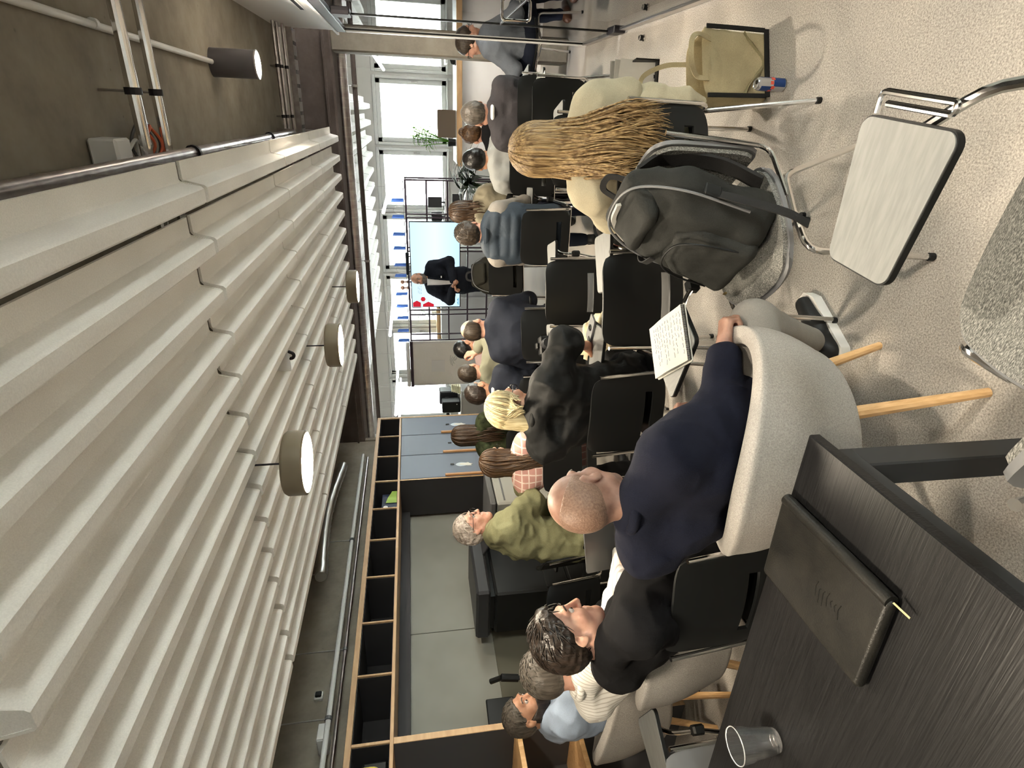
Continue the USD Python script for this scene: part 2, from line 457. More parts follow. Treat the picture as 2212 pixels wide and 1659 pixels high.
mat('desk_ash', {'t': ('geometry', {}), 'mp': ('mapping', {'scale': (1.6, 60, 20)}), 'n': ('noise_texture', {'scale': 4, 'detail': 5, 'distortion': .5}), 'r': ('rgb_ramp', {'ramp': [(.3, (.007, .007, .0075)), (.7, (.016, .016, .0165))]}),
                 'b': ('bump', {'strength': .25, 'distance': .003}), 'p': ('principled_bsdf', {'roughness': .36, 'specular_ior_level': .22})},
    [('t.position', 'mp.vector'), ('mp.vector', 'n.vector'), ('n.fac', 'r.fac'), ('r.color', 'p.base_color'), ('n.fac', 'b.height'), ('b.normal', 'p.normal')])
plain('desk_frame', (.026, .028, .030), .5)
mat('leather', {'t': ('texture_coordinate', {}), 'n': ('voronoi_texture', {'scale': 260}), 'n2': ('noise_texture', {'scale': 20, 'detail': 3}), 'r': ('rgb_ramp', {'ramp': [(.3, (.010, .010, .009)), (.7, (.020, .019, .016))]}), 'b': ('bump', {'strength': .3, 'distance': .001}), 'p': ('principled_bsdf', {'roughness': .38, 'specular_ior_level': .3})},
    [('t.object', 'n.vector'), ('t.object', 'n2.vector'), ('n2.fac', 'r.fac'), ('r.color', 'p.base_color'), ('n.distance', 'b.height'), ('b.normal', 'p.normal')])
plain('cabinet_grey', (.075, .075, .08), .6)
mat('niche_back', {'t': ('geometry', {}), 'n': ('noise_texture', {'scale': 1.5, 'detail': 3}), 'r': ('rgb_ramp', {'ramp': [(.3, (.20, .20, .175)), (.7, (.26, .26, .235))]}), 'p': ('principled_bsdf', {'roughness': .8})},
    [('t.position', 'n.vector'), ('n.fac', 'r.fac'), ('r.color', 'p.base_color')])
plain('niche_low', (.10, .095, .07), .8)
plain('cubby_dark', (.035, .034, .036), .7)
plain('locker_blue', (.145, .175, .235), .5)
plain('sticker', (.62, .72, .80), .5)
plain('sticker_white', (.8, .8, .74), .5)
# soft goods
mat('heather', {'t': ('texture_coordinate', {}), 'mp': ('mapping', {'scale': (1, 3.2, 1)}), 'n': ('noise_texture', {'scale': 170, 'detail': 3, 'roughness': .7}), 'r': ('rgb_ramp', {'ramp': [(.36, (.055, .057, .052)), (.5, (.15, .152, .14)), (.66, (.36, .355, .33))]}), 'b': ('bump', {'strength': .5, 'distance': .002}), 'p': ('principled_bsdf', {'roughness': .95})},
    [('t.object', 'mp.vector'), ('mp.vector', 'n.vector'), ('n.fac', 'r.fac'), ('r.color', 'p.base_color'), ('n.fac', 'b.height'), ('b.normal', 'p.normal')])
fabric('shell_grey', (.36, .34, .315), scale=240, var=.22, bump=.4, big=5)
fabric('bag_black', (.019, .020, .018), scale=300, var=.2, bump=.3, rough=.7, big=7, bigvar=.2)
fabric('bag_strap', (.018, .018, .018), scale=400, var=.2, bump=.3, rough=.75)
fabric('bag_olive', (.020, .019, .014), scale=300, var=.2, bump=.3, rough=.8)
fabric('canvas', (.46, .39, .24), scale=350, var=.15, bump=.3, big=6, bigvar=.15)
fabric('canvas_inner', (.30, .27, .16), scale=350, var=.15, bump=.3, big=9, bigvar=.2)
fabric('paper', (.50, .495, .46), scale=60, var=.02, bump=.03, big=3, bigvar=.02)
plain('ink', (.12, .13, .22), .6)
fabric('chart_paper', (.80, .79, .75), scale=60, var=.02, bump=.03, big=3, bigvar=.02)
plain('paper_cream', (.80, .74, .52), .7)

# ------------------------------------------------------------------ the setting
SLAB = 2.74
struct('floor', box(-7.2, 4.6, -2.6, 12.4, -.06, 0), 'carpet')
ceil = tag(UsdGeom.Xform.Define(stage, '/World/ceiling'), kind='structure')
part(ceil, 'slab', box(-7.2, 4.6, -2.6, 12.4, SLAB, SLAB + .25), 'concrete')
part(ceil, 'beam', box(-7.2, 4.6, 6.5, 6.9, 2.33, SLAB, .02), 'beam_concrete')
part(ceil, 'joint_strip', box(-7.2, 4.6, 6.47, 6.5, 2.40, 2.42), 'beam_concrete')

def baffle(cx, y0, y1, z, s=1.0):
    """One folded felt panel: flange, web down, flat bottom, web up; its near and far ends closed."""
    pts = np.array([(.079, .075), (.024, .075), (.016, .069), (.004, .008), (-.004, 0), (-.046, 0), (-.054, .008), (-.070, .075)]) * s
    n = len(pts)
    t = np.gradient(pts, axis=0)
    t /= np.linalg.norm(t, axis=1, keepdims=True)
    up = pts + np.stack([t[:, 1], -t[:, 0]], 1) * .009
    ring = np.vstack([pts, up[::-1]])
    m = CrossSection([ring[::-1]]).extrude(y1 - y0)
    m = tm(m)
    v = np.array(m.vertices)
    m.vertices = np.stack([cx + v[:, 0], y1 - v[:, 2], z + v[:, 1]], 1)
    cap = CrossSection([np.array([(.02, .075), (.004, .008), (-.004, 0.001), (-.046, 0.001), (-.054, .008), (-.068, .075)])[::-1] * s]).extrude(.008)
    caps = []
    for e in (y0 + .009, y1 - .001):
        c = tm(cap)
        w = np.array(c.vertices)
        c.vertices = np.stack([cx + w[:, 0], e - w[:, 2], z + w[:, 1]], 1)
        caps.append(c)
    return cat(m, *caps)

ROWS = [-.268 - .1786 * n for n in range(14)]
for cx in ROWS:
    for y0, y1 in ((.777, 2.172), (2.205, 3.585), (3.60, 4.975), (4.988, 6.30)):
        part(ceil, 'baffle_panel', baffle(cx, y0, y1, 2.317), 'felt', 40)
for n in range(14):
    for y0, y1 in ((7.4, 8.75), (8.77, 10.1), (10.12, 11.4)):
        part(ceil, 'baffle_panel', baffle(.05 - .262 * n, y0, y1, 2.30, 1.35), 'felt_white', 40)
# threaded rods that carry the panels
part(ceil, 'hanger_rods', cat(*[tube([(cx + .05, y, 2.402), (cx + .05, y, SLAB - .002)], .003, 5) for cx in ROWS for y in (.95, 2.0, 2.4, 3.4, 3.8, 4.8, 5.2, 6.1)]), 'steel')

struct('wall_left', box(-4.1, -3.9, -2.6, 6.5, 0, SLAB), 'concrete')
struct('wall_far_left', box(-7.2, -7.0, -2.6, 12.4, 0, SLAB), 'white_paint')
struct('wall_behind', box(-7.2, 4.6, -2.8, -2.6, 0, SLAB), 'white_paint')
struct('wall_right', cat(box(4.4, 4.6, -2.6, 12.4, 0, .8), box(4.4, 4.6, -2.6, 12.4, 2.4, SLAB), *[box(4.4, 4.6, a, b, .8, 2.4) for a, b in ((-2.6, -1.6), (0, 4.9), (6.3, 12.4))]), 'white_paint')
struct('wall_left_return', box(-7.0, -3.88, 6.5, 6.56, 0, 2.33), 'concrete')
struct('trim_1', box(.474, .74, 6.5, 6.8, 0, 2.34, .015), 'concrete', label=None)

# window wall at the far end of the office
ZB, ZT = .92, 2.22
W = [(-6.62, -5.60), (-5.46, -4.40), (-4.27, -3.18), (-3.05, -1.95), (-1.83, -.73), (-.59, .49), (.64, 1.72), (1.86, 2.94), (3.08, 4.16)]
wm = [box(-7.2, 4.6, 12.0, 12.3, 0, ZB), box(-7.2, 4.6, 12.0, 12.3, ZT, SLAB)]
xs = [-7.2] + [v for w in W for v in w] + [4.6]
for a, b in zip(xs[::2], xs[1::2]):
    wm.append(box(a, b, 12.0, 12.3, ZB, ZT))
struct('wall_back', cat(*wm), 'far_white')
for i, (a, b) in enumerate(W, 1):
    w = tag(UsdGeom.Xform.Define(stage, f'/World/window_{i}'), kind='structure')
    f = .085
    part(w, 'frame', cat(box(a, b, 12.03, 12.12, ZB, ZB + f, .008), box(a, b, 12.03, 12.12, ZT - f, ZT, .008), box(a, a + f, 12.03, 12.12, ZB, ZT, .008), box(b - f, b, 12.03, 12.12, ZB, ZT, .008)), 'window_white')
    part(w, 'casing', cat(box(a - .05, b + .05, 11.97, 12.0, ZT, ZT + .06, .008), box(a - .05, a, 11.97, 12.0, ZB - .1, ZT, .008), box(b, b + .05, 11.97, 12.0, ZB - .1, ZT, .008)), 'window_white')
    part(w, 'sill', box(a - .05, b + .05, 11.86, 12.03, ZB - .03, ZB, .008), 'window_white')
    part(w, 'pane', box(a + f - .01, b - f + .01, 12.07, 12.078, ZB + f - .01, ZT - f + .01), 'pane')
    part(w, 'handle', cat(box(b - .055, b - .03, 12.015, 12.03, 1.5, 1.56), box(b - .05, b - .035, 11.99, 12.015, 1.44, 1.56, .004)), 'steel')
# what the windows look onto: a pale house across the yard
hs = thing('building', 'pale office building with rows of windows seen through the far windows', 'building', (-1.5, 24, -6))
part(hs, 'wall', box(-22, 22, 0, 6, 0, 16), 'facade')
for i in range(-9, 10):
    for j in range(2, 5):
        if -4 <= i <= 4:
            part(hs, 'window', box(i * 2.3 - .6, i * 2.3 + .6, -.04, 0, j * 3 - .4, j * 3 + 1.3), 'facade_dark')

# ------------------------------------------------------------------ glass meeting room on the right
struct('wall_bulkhead', box(.60, .72, -2.6, 6.05, 2.22, SLAB), 'white_paint')
part(None, 'trim_2', box(.565, .605, -2.6, 6.05, 2.205, 2.225), 'white_plastic').SetCustomDataByKey('kind', 'structure')
vent = thing('slot_vent', 'narrow dark slot air vent in the white bulkhead above the glass', 'vent', (.6, 4.55, 2.33))
part(vent, 'frame', cat(box(-.006, 0, -.36, .36, -.024, -.014), box(-.006, 0, -.36, .36, .014, .024)), 'white_paint')
part(vent, 'slot', box(-.004, -.001, -.35, .35, -.014, .014), 'black_plastic')
gl = tag(UsdGeom.Xform.Define(stage, '/World/wall_glass'), kind='structure')
part(gl, 'top_rail', cat(box(.57, .62, -2.6, 5.86, 2.13, 2.205, .004)), 'black_metal')
part(gl, 'bottom_rail', box(.575, .615, -2.6, 3.2, 0, .05, .004), 'steel')
part(gl, 'bottom_rail', box(.575, .615, 4.95, 5.86, 0, .05, .004), 'steel')
part(gl, 'pane', box(.589, .601, -2.6, 3.18, .05, 2.13), 'door_pane')
part(gl, 'pane', box(.589, .601, 4.92, 5.80, .05, 2.13), 'door_pane')
part(gl, 'edge_post', box(.572, .618, 5.80, 5.86, 0, 2.13, .004), 'white_plastic')
part(gl, 'edge_seal', box(.583, .607, 5.785, 5.80, .05, 2.13), 'black_plastic')
dr = tag(UsdGeom.Xform.Define(stage, '/World/door_1'), kind='structure')
part(dr, 'pane', box(.589, .601, 3.22, 4.86, .02, 2.125), 'door_pane')
part(dr, 'seal', box(.583, .607, 4.865, 4.90, .02, 2.13), 'black_plastic')
part(dr, 'hinge', cat(box(.565, .625, 4.72, 4.90, 2.0, 2.125, .006)), 'black_metal')
part(dr, 'hinge', cat(box(.565, .625, 4.72, 4.90, .02, .11, .006)), 'black_metal')
part(dr, 'bottom_rail', box(.58, .61, 3.22, 4.72, .015, .07, .004), 'steel')
part(dr, 'handle', tube(bend([(.59, 4.2, 1.02), (.53, 4.2, 1.02), (.53, 4.2, .84), (.59, 4.2, .84)], .03), .010, 10), 'chrome')
part(dr, 'lock_bar', box(.582, .608, 3.3, 4.86, .925, .94, .003), 'black_metal')
stop = thing('door_stop', 'small chrome door stop on the carpet beside the glass wall', 'door stop', (.50, 4.35, 0))
part(stop, 'post', lathe([(0, 0), (.022, 0), (.022, .012), (.014, .02), (.014, .045), (0, .05)], 20), 'chrome')
part(stop, 'bumper', move(lathe([(.0141, .02), (.018, .022), (.018, .036), (.0141, .038)], 20)), 'black_plastic')

# ------------------------------------------------------------------ services under the ceiling
def conduit(name, pts, r, m, label, cat_, clips=(), cm='black_metal', rad=.06):
    t = thing(name, label, cat_, (0, 0, 0))
    part(t, 'pipe', tube(bend(pts, rad), r, 12), m)
    for p, ax in clips:
        p = np.asarray(p, float)
        d = np.eye(3)[ax]
        part(t, 'clamp', tube([p - d * .012, p + d * .012], r * 1.35, 12), cm)
        if SLAB - p[2] > .05:
            part(t, 'hanger', tube([p + (0, 0, r), (p[0], p[1], SLAB - .002)], .005, 6), 'steel')
    return t
conduit('ceiling_pipe', [(.75, 2.55, 2.62), (-.62, 2.55, 2.62)], .022, 'chrome', 'nearer of two bright chrome pipes crossing under the concrete ceiling', 'pipe', [((.02, 2.55, 2.62), 0)])
conduit('ceiling_pipe', [(.75, 2.76, 2.62), (-.62, 2.76, 2.62)], .019, 'chrome', 'farther of two bright chrome pipes crossing under the concrete ceiling', 'pipe', [((.02, 2.76, 2.62), 0)])
conduit('cable_conduit', [(.27, -1.5, 2.722), (.24, 2.0, 2.722), (.20, 3.95, 2.722)], .014, 'white_plastic', 'pale surface conduit running along the concrete to the cylinder spotlight', 'conduit', [((.232, 2.6, 2.722), 1)], 'white_plastic')
conduit('ceiling_pipe', [(-.22, 1.2, 2.60), (-.22, 5.55, 2.60), (-.22, 5.6, SLAB)], .026, 'galvanised', 'dull steel pipe running alongside the outermost row of felt panels', 'pipe', [((-.22, 3.0, 2.60), 1), ((-.22, 4.6, 2.60), 1)])
jb = thing('junction_box', 'grey junction box with cables on the concrete ceiling', 'junction box', (-.18, 2.42, 2.66))
part(jb, 'box', box(-.05, .045, -.06, .06, -.02, .075, .008), 'white_plastic')
part(jb, 'cable', tube(spline([(-.05, -.05, -.02), (-.14, -.12, .0), (-.16, -.3, .03), (-.1, -.6, .05)]), .009, 8), 'white_plastic')
part(jb, 'cable', tube(spline([(.0, .075, .0), (.03, .16, .0), (-.06, .2, .02)]), .007, 8), 'white_plastic')
cc = thing('cable_coil', 'coil of orange and grey cable tied up beside the junction box', 'cable', (-.17, 2.68, 2.66))
for k, (m_, r_) in enumerate((('orange', .07), ('grey_plastic', .085), ('orange', .06), ('grey_plastic', .095))):
    if m_ not in M:
        plain('orange', (.65, .13, .05), .5)
    a = np.linspace(0, 2 * np.pi, 30)
    part(cc, 'loop', tube(np.stack([r_ * np.cos(a), r_ * np.sin(a) * .9, -.02 + .012 * k + .01 * np.sin(3 * a)], 1), .006, 6), m_)
# trays and pipes across, in front of the beam
for i, (yy, z, r_) in enumerate(((5.62, 2.68, .013), (5.70, 2.665, .013), (5.80, 2.64, .012))):
    conduit('cross_pipe', [(.6, yy, z), (-1.2, yy, z)], r_, 'galvanised', ('nearest', 'middle', 'farthest')[i] + ' of the three thin pipes crossing in front of the cable tray', 'pipe', [((.28, yy, z), 0), ((-.1, yy, z), 0)])
tr = thing('cable_tray', 'perforated steel cable tray crossing in front of the concrete beam', 'cable tray', (0, 6.08, 2.60))
part(tr, 'side', box(-2.6, .6, -.09, -.084, -.0, .05), 'galvanised')
part(tr, 'side', box(-2.6, .6, .084, .09, -.0, .05), 'galvanised')
for i in range(28):
    part(tr, 'rung', box(.58 - i * .112, .50 - i * .112, -.084, .084, 0, .004), 'foil')
part(tr, 'cable', tube(spline([(.6, .02, .02), (-.3, .03, .02), (-1.2, 0, .02), (-2.6, .02, .02)]), .014, 8), 'grey_plastic')
duct = thing('air_duct', 'large spiral steel air duct crossing the room below the beam', 'duct', (0, 7.0, 2.315))
part(duct, 'pipe', tube([(4.3, 0, 0), (-6.9, 0, 0)], .068, 24), 'galvanised')
for i in range(44):
    x = .46 - i * .095
    part(duct, 'seam', tube([(x, 0, 0), (x - .006, 0, 0)], .0695, 20), 'steel')
for x in (.3, -1.6, -3.2):
    part(duct, 'hanger', tube([(x, 0, .06), (x, 0, SLAB - 2.315)], .006, 6), 'steel')
pp = conduit('ribbed_pipe', [(4.3, 7.12, 2.19), (-6.9, 7.12, 2.19)], .026, 'beam_concrete', 'thinner dark ribbed pipe running behind the large steel duct', 'pipe', [((.2, 7.12, 2.19), 0), ((-1.7, 7.12, 2.19), 0)], 'steel')
conduit('wall_conduit', [(-3.72, .4, 2.30), (-3.72, 3.9, 2.30), (-3.72, 5.9, 2.30)], .018, 'white_plastic', 'pale conduit running along the wall above the built-in cabinet', 'conduit', [((-3.72, 2.62, 2.30), 1), ((-3.72, 4.4, 2.30), 1)], 'grey_plastic')
conduit('wall_conduit', [(-3.76, .4, 2.25), (-3.76, 5.9, 2.25)], .013, 'galvanised', 'thin steel conduit below the pale one above the built-in cabinet', 'conduit', [((-3.76, 3.2, 2.25), 1)], 'grey_plastic')
fd = thing('foil_duct', 'crinkled silver foil duct above the back of the cabinet', 'duct', (-3.62, 4.6, 2.52))
ys = np.linspace(-.75, .95, 60)
part(fd, 'hose', wrinkle(tube(np.stack([.02 * np.sin(ys * 4), ys, .03 * np.cos(ys * 3)], 1), .05 + .004 * (np.arange(60) % 2), 16), .006, 14, 3), 'foil')
part(fd, 'strap', tube([(.0, -.72, .0), (.0, -.72, .2)], .004, 6), 'steel')
jb2 = thing('junction_box', 'small pale junction box above the left end of the cabinet', 'junction box', (-3.80, 2.55, 2.33))
part(jb2, 'box', box(-.1, .06, -.06, .06, -.035, .035, .006), 'white_plastic')
part(jb2, 'lid', box(.06, .066, -.055, .055, -.032, .032, .002), 'white_plastic')
ws = thing('wall_sensor', 'little black and white sensor on the wall above the cabinet', 'sensor', (-3.88, 2.92, 2.42))
part(ws, 'base', box(-.02, .01, -.03, .03, -.03, .03, .004), 'white_plastic')
part(ws, 'lens', box(.01, .03, -.022, .022, -.022, .022, .006), 'black_plastic')
hk = thing('cable_hook', 'black bent hook hanging between the felt panels', 'hook', (-1.26, 3.02, 2.34))
part(hk, 'bar', tube(spline([(0, 0, .16), (0, .0, -.01), (.015, -.02, -.05), (.04, -.03, -.055), (.05, -.02, -.03)]), .009, 8), 'black_metal')
part(hk, 'plate', box(-.07, .04, -.012, -.006, -.03, .05, .003), 'white_plastic')

# ------------------------------------------------------------------ lamps
def pendant(y, label):
    t = thing('pendant_lamp', label, 'lamp', (-1.416, y, 2.114), group='round pendant lamps under the felt panels')
    R, Hh = .142, .088
    part(t, 'shade', lathe([(R - .010, .0), (R, .004), (R, Hh - .012), (R - .008, Hh), (0, Hh), (0, Hh - .012), (R - .014, Hh - .012), (R - .010, .0)], 56), 'bronze_shade', 40)
    part(t, 'diffuser', lathe([(0, .0), (R - .011, .0), (R - .011, .010), (0, .010)], 56), 'lamp_glow', 40)
    part(t, 'rod', tube([(0, 0, Hh), (0, 0, SLAB - 2.116)], .0045, 8), 'black_metal')
    part(t, 'collar', lathe([(0, Hh), (.02, Hh), (.016, Hh + .015), (0, Hh + .015)], 20), 'black_metal')
    return t
for y, w in ((2.21, 'nearest and largest-looking round pendant lamp, above the man in olive'), (3.60, 'middle one of the three round pendant lamps, between the felt panels'), (4.98, 'farthest round pendant lamp, hanging just before the steel duct'), (.60, 'round pendant lamp hanging over the near end of the felt panels, by the desk')):
    pendant(y, w)
def spot(x, y, label, deep=.012):
    t = thing('ceiling_spotlight', label, 'spotlight', (x, y, 2.49))
    R = .076
    part(t, 'body', lathe([(R - .006, 0), (R, 0), (R, .25), (0, .25), (0, .05 + deep), (R - .006, .05 + deep), (R - .006, 0)], 40), 'spot_body', 40)
    part(t, 'lens', lathe([(0, deep), (.050, deep), (.050, deep + .006), (0, deep + .006)], 40), 'spot_glow', 40)
    part(t, 'reflector', lathe([(.050, .014), (R - .007, .004), (R - .007, .010), (.050, .020)], 40), 'white_plastic', 40)
    part(t, 'glass_ring', lathe([(R - .006, -.004), (R + .002, -.004), (R + .002, .004), (R - .006, .004), (R - .006, -.004)], 40), 'steel', 40)
    return t
spot(.20, 4.02, 'dark cylinder spotlight lit on the concrete ceiling at the end of a conduit')
spot(.20, 1.25, 'dark cylinder spotlight on the concrete ceiling above the tote bag', .09)
spot(.28, -.78, 'dark cylinder spotlight on the concrete ceiling behind the near chair', .05)
for i, (x, y0, y1, w) in enumerate(((.55, 7.7, 10.6, 'rightmost long white tube lamp beside the column'), (-1.24, 7.85, 10.9, 'long white tube lamp above the leafy end of the black grid'), (-2.92, 7.75, 9.05, 'nearer tube lamp of the pair above the presenter'), (-2.92, 9.12, 10.5, 'farther tube lamp of the pair above the presenter'), (-4.4, 8.1, 9.4, 'nearer tube lamp above the flip chart'), (-4.4, 9.5, 10.9, 'farther tube lamp above the flip chart'), (-5.2, 8.4, 9.8, 'leftmost nearer tube lamp by the windows'), (-5.2, 9.9, 11.2, 'leftmost farther tube lamp by the windows'))):
    t = thing('tube_lamp', w, 'lamp', (x, y0, 2.0), group='white tube lamps in front of the far windows')
    part(t, 'tube', tube([(0, 0, 0), (0, y1 - y0, 0)], .022, 12), 'tube_glow')
    for yy in (.25, y1 - y0 - .25):
        part(t, 'wire', tube([(0, yy, .02), (0, yy, SLAB - 2.002)], .003, 5), 'steel')

# ------------------------------------------------------------------ built-in cabinet along the left wall
XF, XB = -3.40, -3.85
cab = thing('built_in_cabinet', 'dark built-in wall cabinet with oak edges, open cubbies, niche and lockers', 'cabinet', (0, 0, 0))
DV = [2.205, 2.668, 3.107, 3.563, 4.007, 4.44, 4.88, 5.34, 5.762, 6.181]
part(cab, 'top_board', box(XB, XF, .6, 6.2, 2.09, 2.127, .002), 'oak_edge')
part(cab, 'cubby_shelf', box(XB, XF, .6, 6.2, 1.845, 1.867, .002), 'oak_edge')
for i, y in enumerate([1.765, 1.30, .85] + DV):
    w = .014 if y not in (DV[0], DV[6]) else .018
    part(cab, 'divider', box(XB, XF + .001, y - w / 2, y + w / 2, 1.867, 2.09, .002), 'oak_edge')
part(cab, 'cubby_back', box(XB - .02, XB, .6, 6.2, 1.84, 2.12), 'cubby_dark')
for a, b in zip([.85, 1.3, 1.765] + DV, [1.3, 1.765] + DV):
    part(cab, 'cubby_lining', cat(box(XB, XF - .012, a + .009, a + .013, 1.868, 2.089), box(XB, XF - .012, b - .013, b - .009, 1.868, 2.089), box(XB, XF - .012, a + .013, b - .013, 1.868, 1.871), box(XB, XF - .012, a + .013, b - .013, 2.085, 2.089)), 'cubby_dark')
part(cab, 'side_panel', box(XB, XF - .004, 2.186, 2.224, 0, 1.845, .002), 'cabinet_grey')
part(cab, 'post', box(XF - .004, XF + .002, 2.185, 2.225, 0, 1.845, .002), 'oak_edge')
part(cab, 'niche_panel', box(XB - .04, XB - .02, 3.37, 4.87, 0, 1.845), 'niche_back')
part(cab, 'niche_panel', box(XB - .04, XB - .02, 2.225, 3.362, 0, 1.845), 'niche_back')
part(cab, 'niche_top_strip', box(XB - .02, XB + .05, 2.225, 4.87, 1.76, 1.845), 'cubby_dark')
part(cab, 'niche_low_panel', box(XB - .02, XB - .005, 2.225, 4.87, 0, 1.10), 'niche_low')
part(cab, 'end_board', box(XB, XF + .002, 6.181, 6.205, 0, 2.127, .002), 'oak_edge')
part(cab, 'niche_side', box(XB, XF - .004, 4.869, 4.883, 0, 1.845, .002), 'cubby_dark')
part(cab, 'niche_edge', box(XF - .004, XF, 4.868, 4.884, 0, 1.845), 'oak_edge')
part(cab, 'left_back', box(XB - .02, XB, .6, 2.19, 0, 1.845), 'cabinet_grey')
part(cab, 'desk_shelf', box(XB, XF + .03, .6, 2.19, 1.085, 1.115, .003), 'oak')
part(cab, 'lower_shelf', box(XB, XF + .03, .6, 2.19, .72, .75, .003), 'oak')
for i, (a, b) in enumerate(((4.89, 5.328), (5.334, 5.756), (5.762, 6.178))):
    d = part(cab, 'locker_door', box(XF - .02, XF, a + .003, b - .003, .08, 1.84, .002), 'locker_blue')
    part(d, 'handle', box(XF, XF + .022, a + .004, a + .034, .45, 1.385, .004), 'handle_wood')
    lk = part(d, 'lock', rprism([(-.012, -.02), (.012, -.02), (.012, .02), (-.012, .02)], .008, .006), 'black_plastic')
    UsdGeom.Xformable(lk).AddTransformOp().Set(Gf.Matrix4d(0, 1, 0, 0, 0, 0, 1, 0, 1, 0, 0, 0, XF, (a + b) / 2, 1.30, 1))
    a_ = np.linspace(0, 2 * np.pi, 26)[:-1]
    st = prism(np.stack([.035 * np.cos(a_) * (1 + .12 * np.sin(3 * a_)), .075 * np.sin(a_)], 1), .002)
    s_ = part(d, 'sticker', st, 'sticker')
    UsdGeom.Xformable(s_).AddTransformOp().Set(Gf.Matrix4d(0, 1, 0, 0, 0, 0, 1, 0, 1, 0, 0, 0, XF, (a + b) / 2 - .01, 1.19, 1))
    l_ = part(d, 'sticker', prism(np.array([(-.03, -.09), (-.012, -.07), (.0, -.10), (.012, -.065), (.03, -.05), (.022, -.02), (.02, .03), (-.005, .045), (-.02, .0), (-.028, -.04)]), .0035), 'sticker_white')
    UsdGeom.Xformable(l_).AddTransformOp().Set(Gf.Matrix4d(0, 1, 0, 0, 0, 0, 1, 0, 1, 0, 0, 0, XF, (a + b) / 2 - .01, 1.18, 1))
plain('lime', (.40, .60, .12), .6)
plain('navy_card', (.012, .022, .06), .5)
bx = thing('storage_box', 'dark blue box with a lime green sheet, in a cubby of the cabinet', 'box', (-3.62, 4.66, 1.872))
part(bx, 'carton', box(-.13, .12, -.15, .13, 0, .15, .004), 'navy_card')
part(bx, 'sheet', sheet(np.array([[(.125 + .01 * math.sin(u * 5), -.02 + .2 * u, .11 * (1 - .5 * u) * v) for v in np.linspace(0, 1, 4)] for u in np.linspace(0, 1, 8)]), .003), 'lime')
part(bx, 'dot', move(lathe([(0, 0), (.022, 0), (.022, .002), (0, .002)], 18), (.121, -.08, .11), ry=90), 'white_plastic')
part(bx, 'dot', move(lathe([(0, 0), (.016, 0), (.016, .002), (0, .002)], 18), (.121, -.10, .03), ry=90), 'lime')
plain('yellow', (.75, .62, .10), .5)
yc = thing('tool_case', 'black case with yellow edging in the leftmost visible cubby', 'case', (-3.6, 2.04, 1.872))
part(yc, 'case', box(-.15, .13, -.20, .11, 0, .16, .02), 'black_plastic')
part(yc, 'edging', ribbon(bend([(.135, -.2, .03), (.135, .0, .03), (.135, .06, .07), (.135, .06, .15)], .03), (1, 0, 0), .018, .006), 'yellow')

# machines standing in the niche
mf = thing('copier', 'black office copier with a thick top slab, standing in the dark niche', 'copier', (-3.42, 3.46, 0))
part(mf, 'body', box(-.30, .12, -.30, .30, .04, 1.10, .015), 'black_plastic')
part(mf, 'scanner_lid', box(-.32, .17, -.32, .34, 1.14, 1.25, .018), 'dark_plastic')
part(mf, 'neck', box(-.28, .06, -.26, .28, 1.10, 1.14), 'black_plastic')
part(mf, 'control_panel', move(box(-.08, .08, -.10, .10, -.01, .01, .005), (.19, .18, 1.14), ry=25), 'dark_plastic')
for k in range(3):
    dwr = part(mf, 'paper_drawer', box(.12, .135, -.28, .28, .12 + k * .2, .30 + k * .2, .006), 'black_plastic')
    part(dwr, 'grip', box(.135, .14, -.08, .08, .24 + k * .2, .27 + k * .2, .003), 'dark_plastic')
pr = thing('printer', 'pale grey office printer beside the black copier', 'printer', (-3.36, 4.24, 0))
part(pr, 'body', box(-.28, .26, -.24, .26, .06, .98, .015), 'printer_grey')
part(pr, 'top_cover', box(-.28, .28, -.26, .28, .99, 1.04, .01), 'grey_plastic')
part(pr, 'slot', box(.255, .264, -.20, .2, .90, .915, .002), 'grey_plastic')
part(pr, 'drawer', box(.26, .272, -.22, .24, .40, .60, .006), 'printer_grey')
part(pr, 'foot', box(-.26, .24, -.22, .24, 0, .06), 'black_plastic')

# ------------------------------------------------------------------ the bright far office
ct = thing('bar_counter', 'white bar counter with a wooden front edge, behind the column', 'counter', (0, 0, 0))
part(ct, 'worktop', box(-.60, 3.2, 7.56, 8.15, 1.03, 1.06, .004), 'window_white')
part(ct, 'wood_edge', box(-.62, 3.2, 7.5, 7.56, 0.995, 1.06, .004), 'counter_wood')
part(ct, 'back_panel', box(-.55, 3.2, 7.85, 7.9, 0, 1.03), 'white_paint')
part(ct, 'end_panel', box(-.58, -.55, 7.6, 8.1, 0, 1.03), 'white_paint')
for i in range(4):
    x = 1.15 + i * .16
    s = thing('bar_stool', ('nearest', 'second', 'third', 'fourth')[i] + ' slim wooden bar stool seen through the glass wall', 'stool', (x, 7.0 + .05 * i, 0), rz=12 * i, group='wooden stools at the bar counter')
    part(s, 'seat', box(-.07, .07, -.15, .15, .74, .77, .01), 'counter_wood')
    for a, b in ((-1, -1), (-1, 1), (1, -1), (1, 1)):
        part(s, 'leg', tube([(a * .05, b * .11, .74), (a * .08, b * .17, 0)], .012, 8), 'counter_wood')
    part(s, 'footrest', tube([(-.066, -.14, .25), (.066, -.14, .25)], .009, 6), 'counter_wood')
lp = thing('laptop', 'open laptop with a bronze lid standing on the bar counter', 'laptop', (-.15, 7.68, 1.06), rz=0)
plain('bronze', (.15, .12, .09), .4, .4)
part(lp, 'lid', move(rprism([(-.155, 0), (.155, 0), (.155, .215), (-.155, .215)], .012, .006), (0, 0, .012), rx=97), 'bronze')
part(lp, 'base', move(rprism([(-.155, 0), (.155, 0), (.155, .215), (-.155, .215)], .012, .014), (0, 0, 0)), 'bronze')
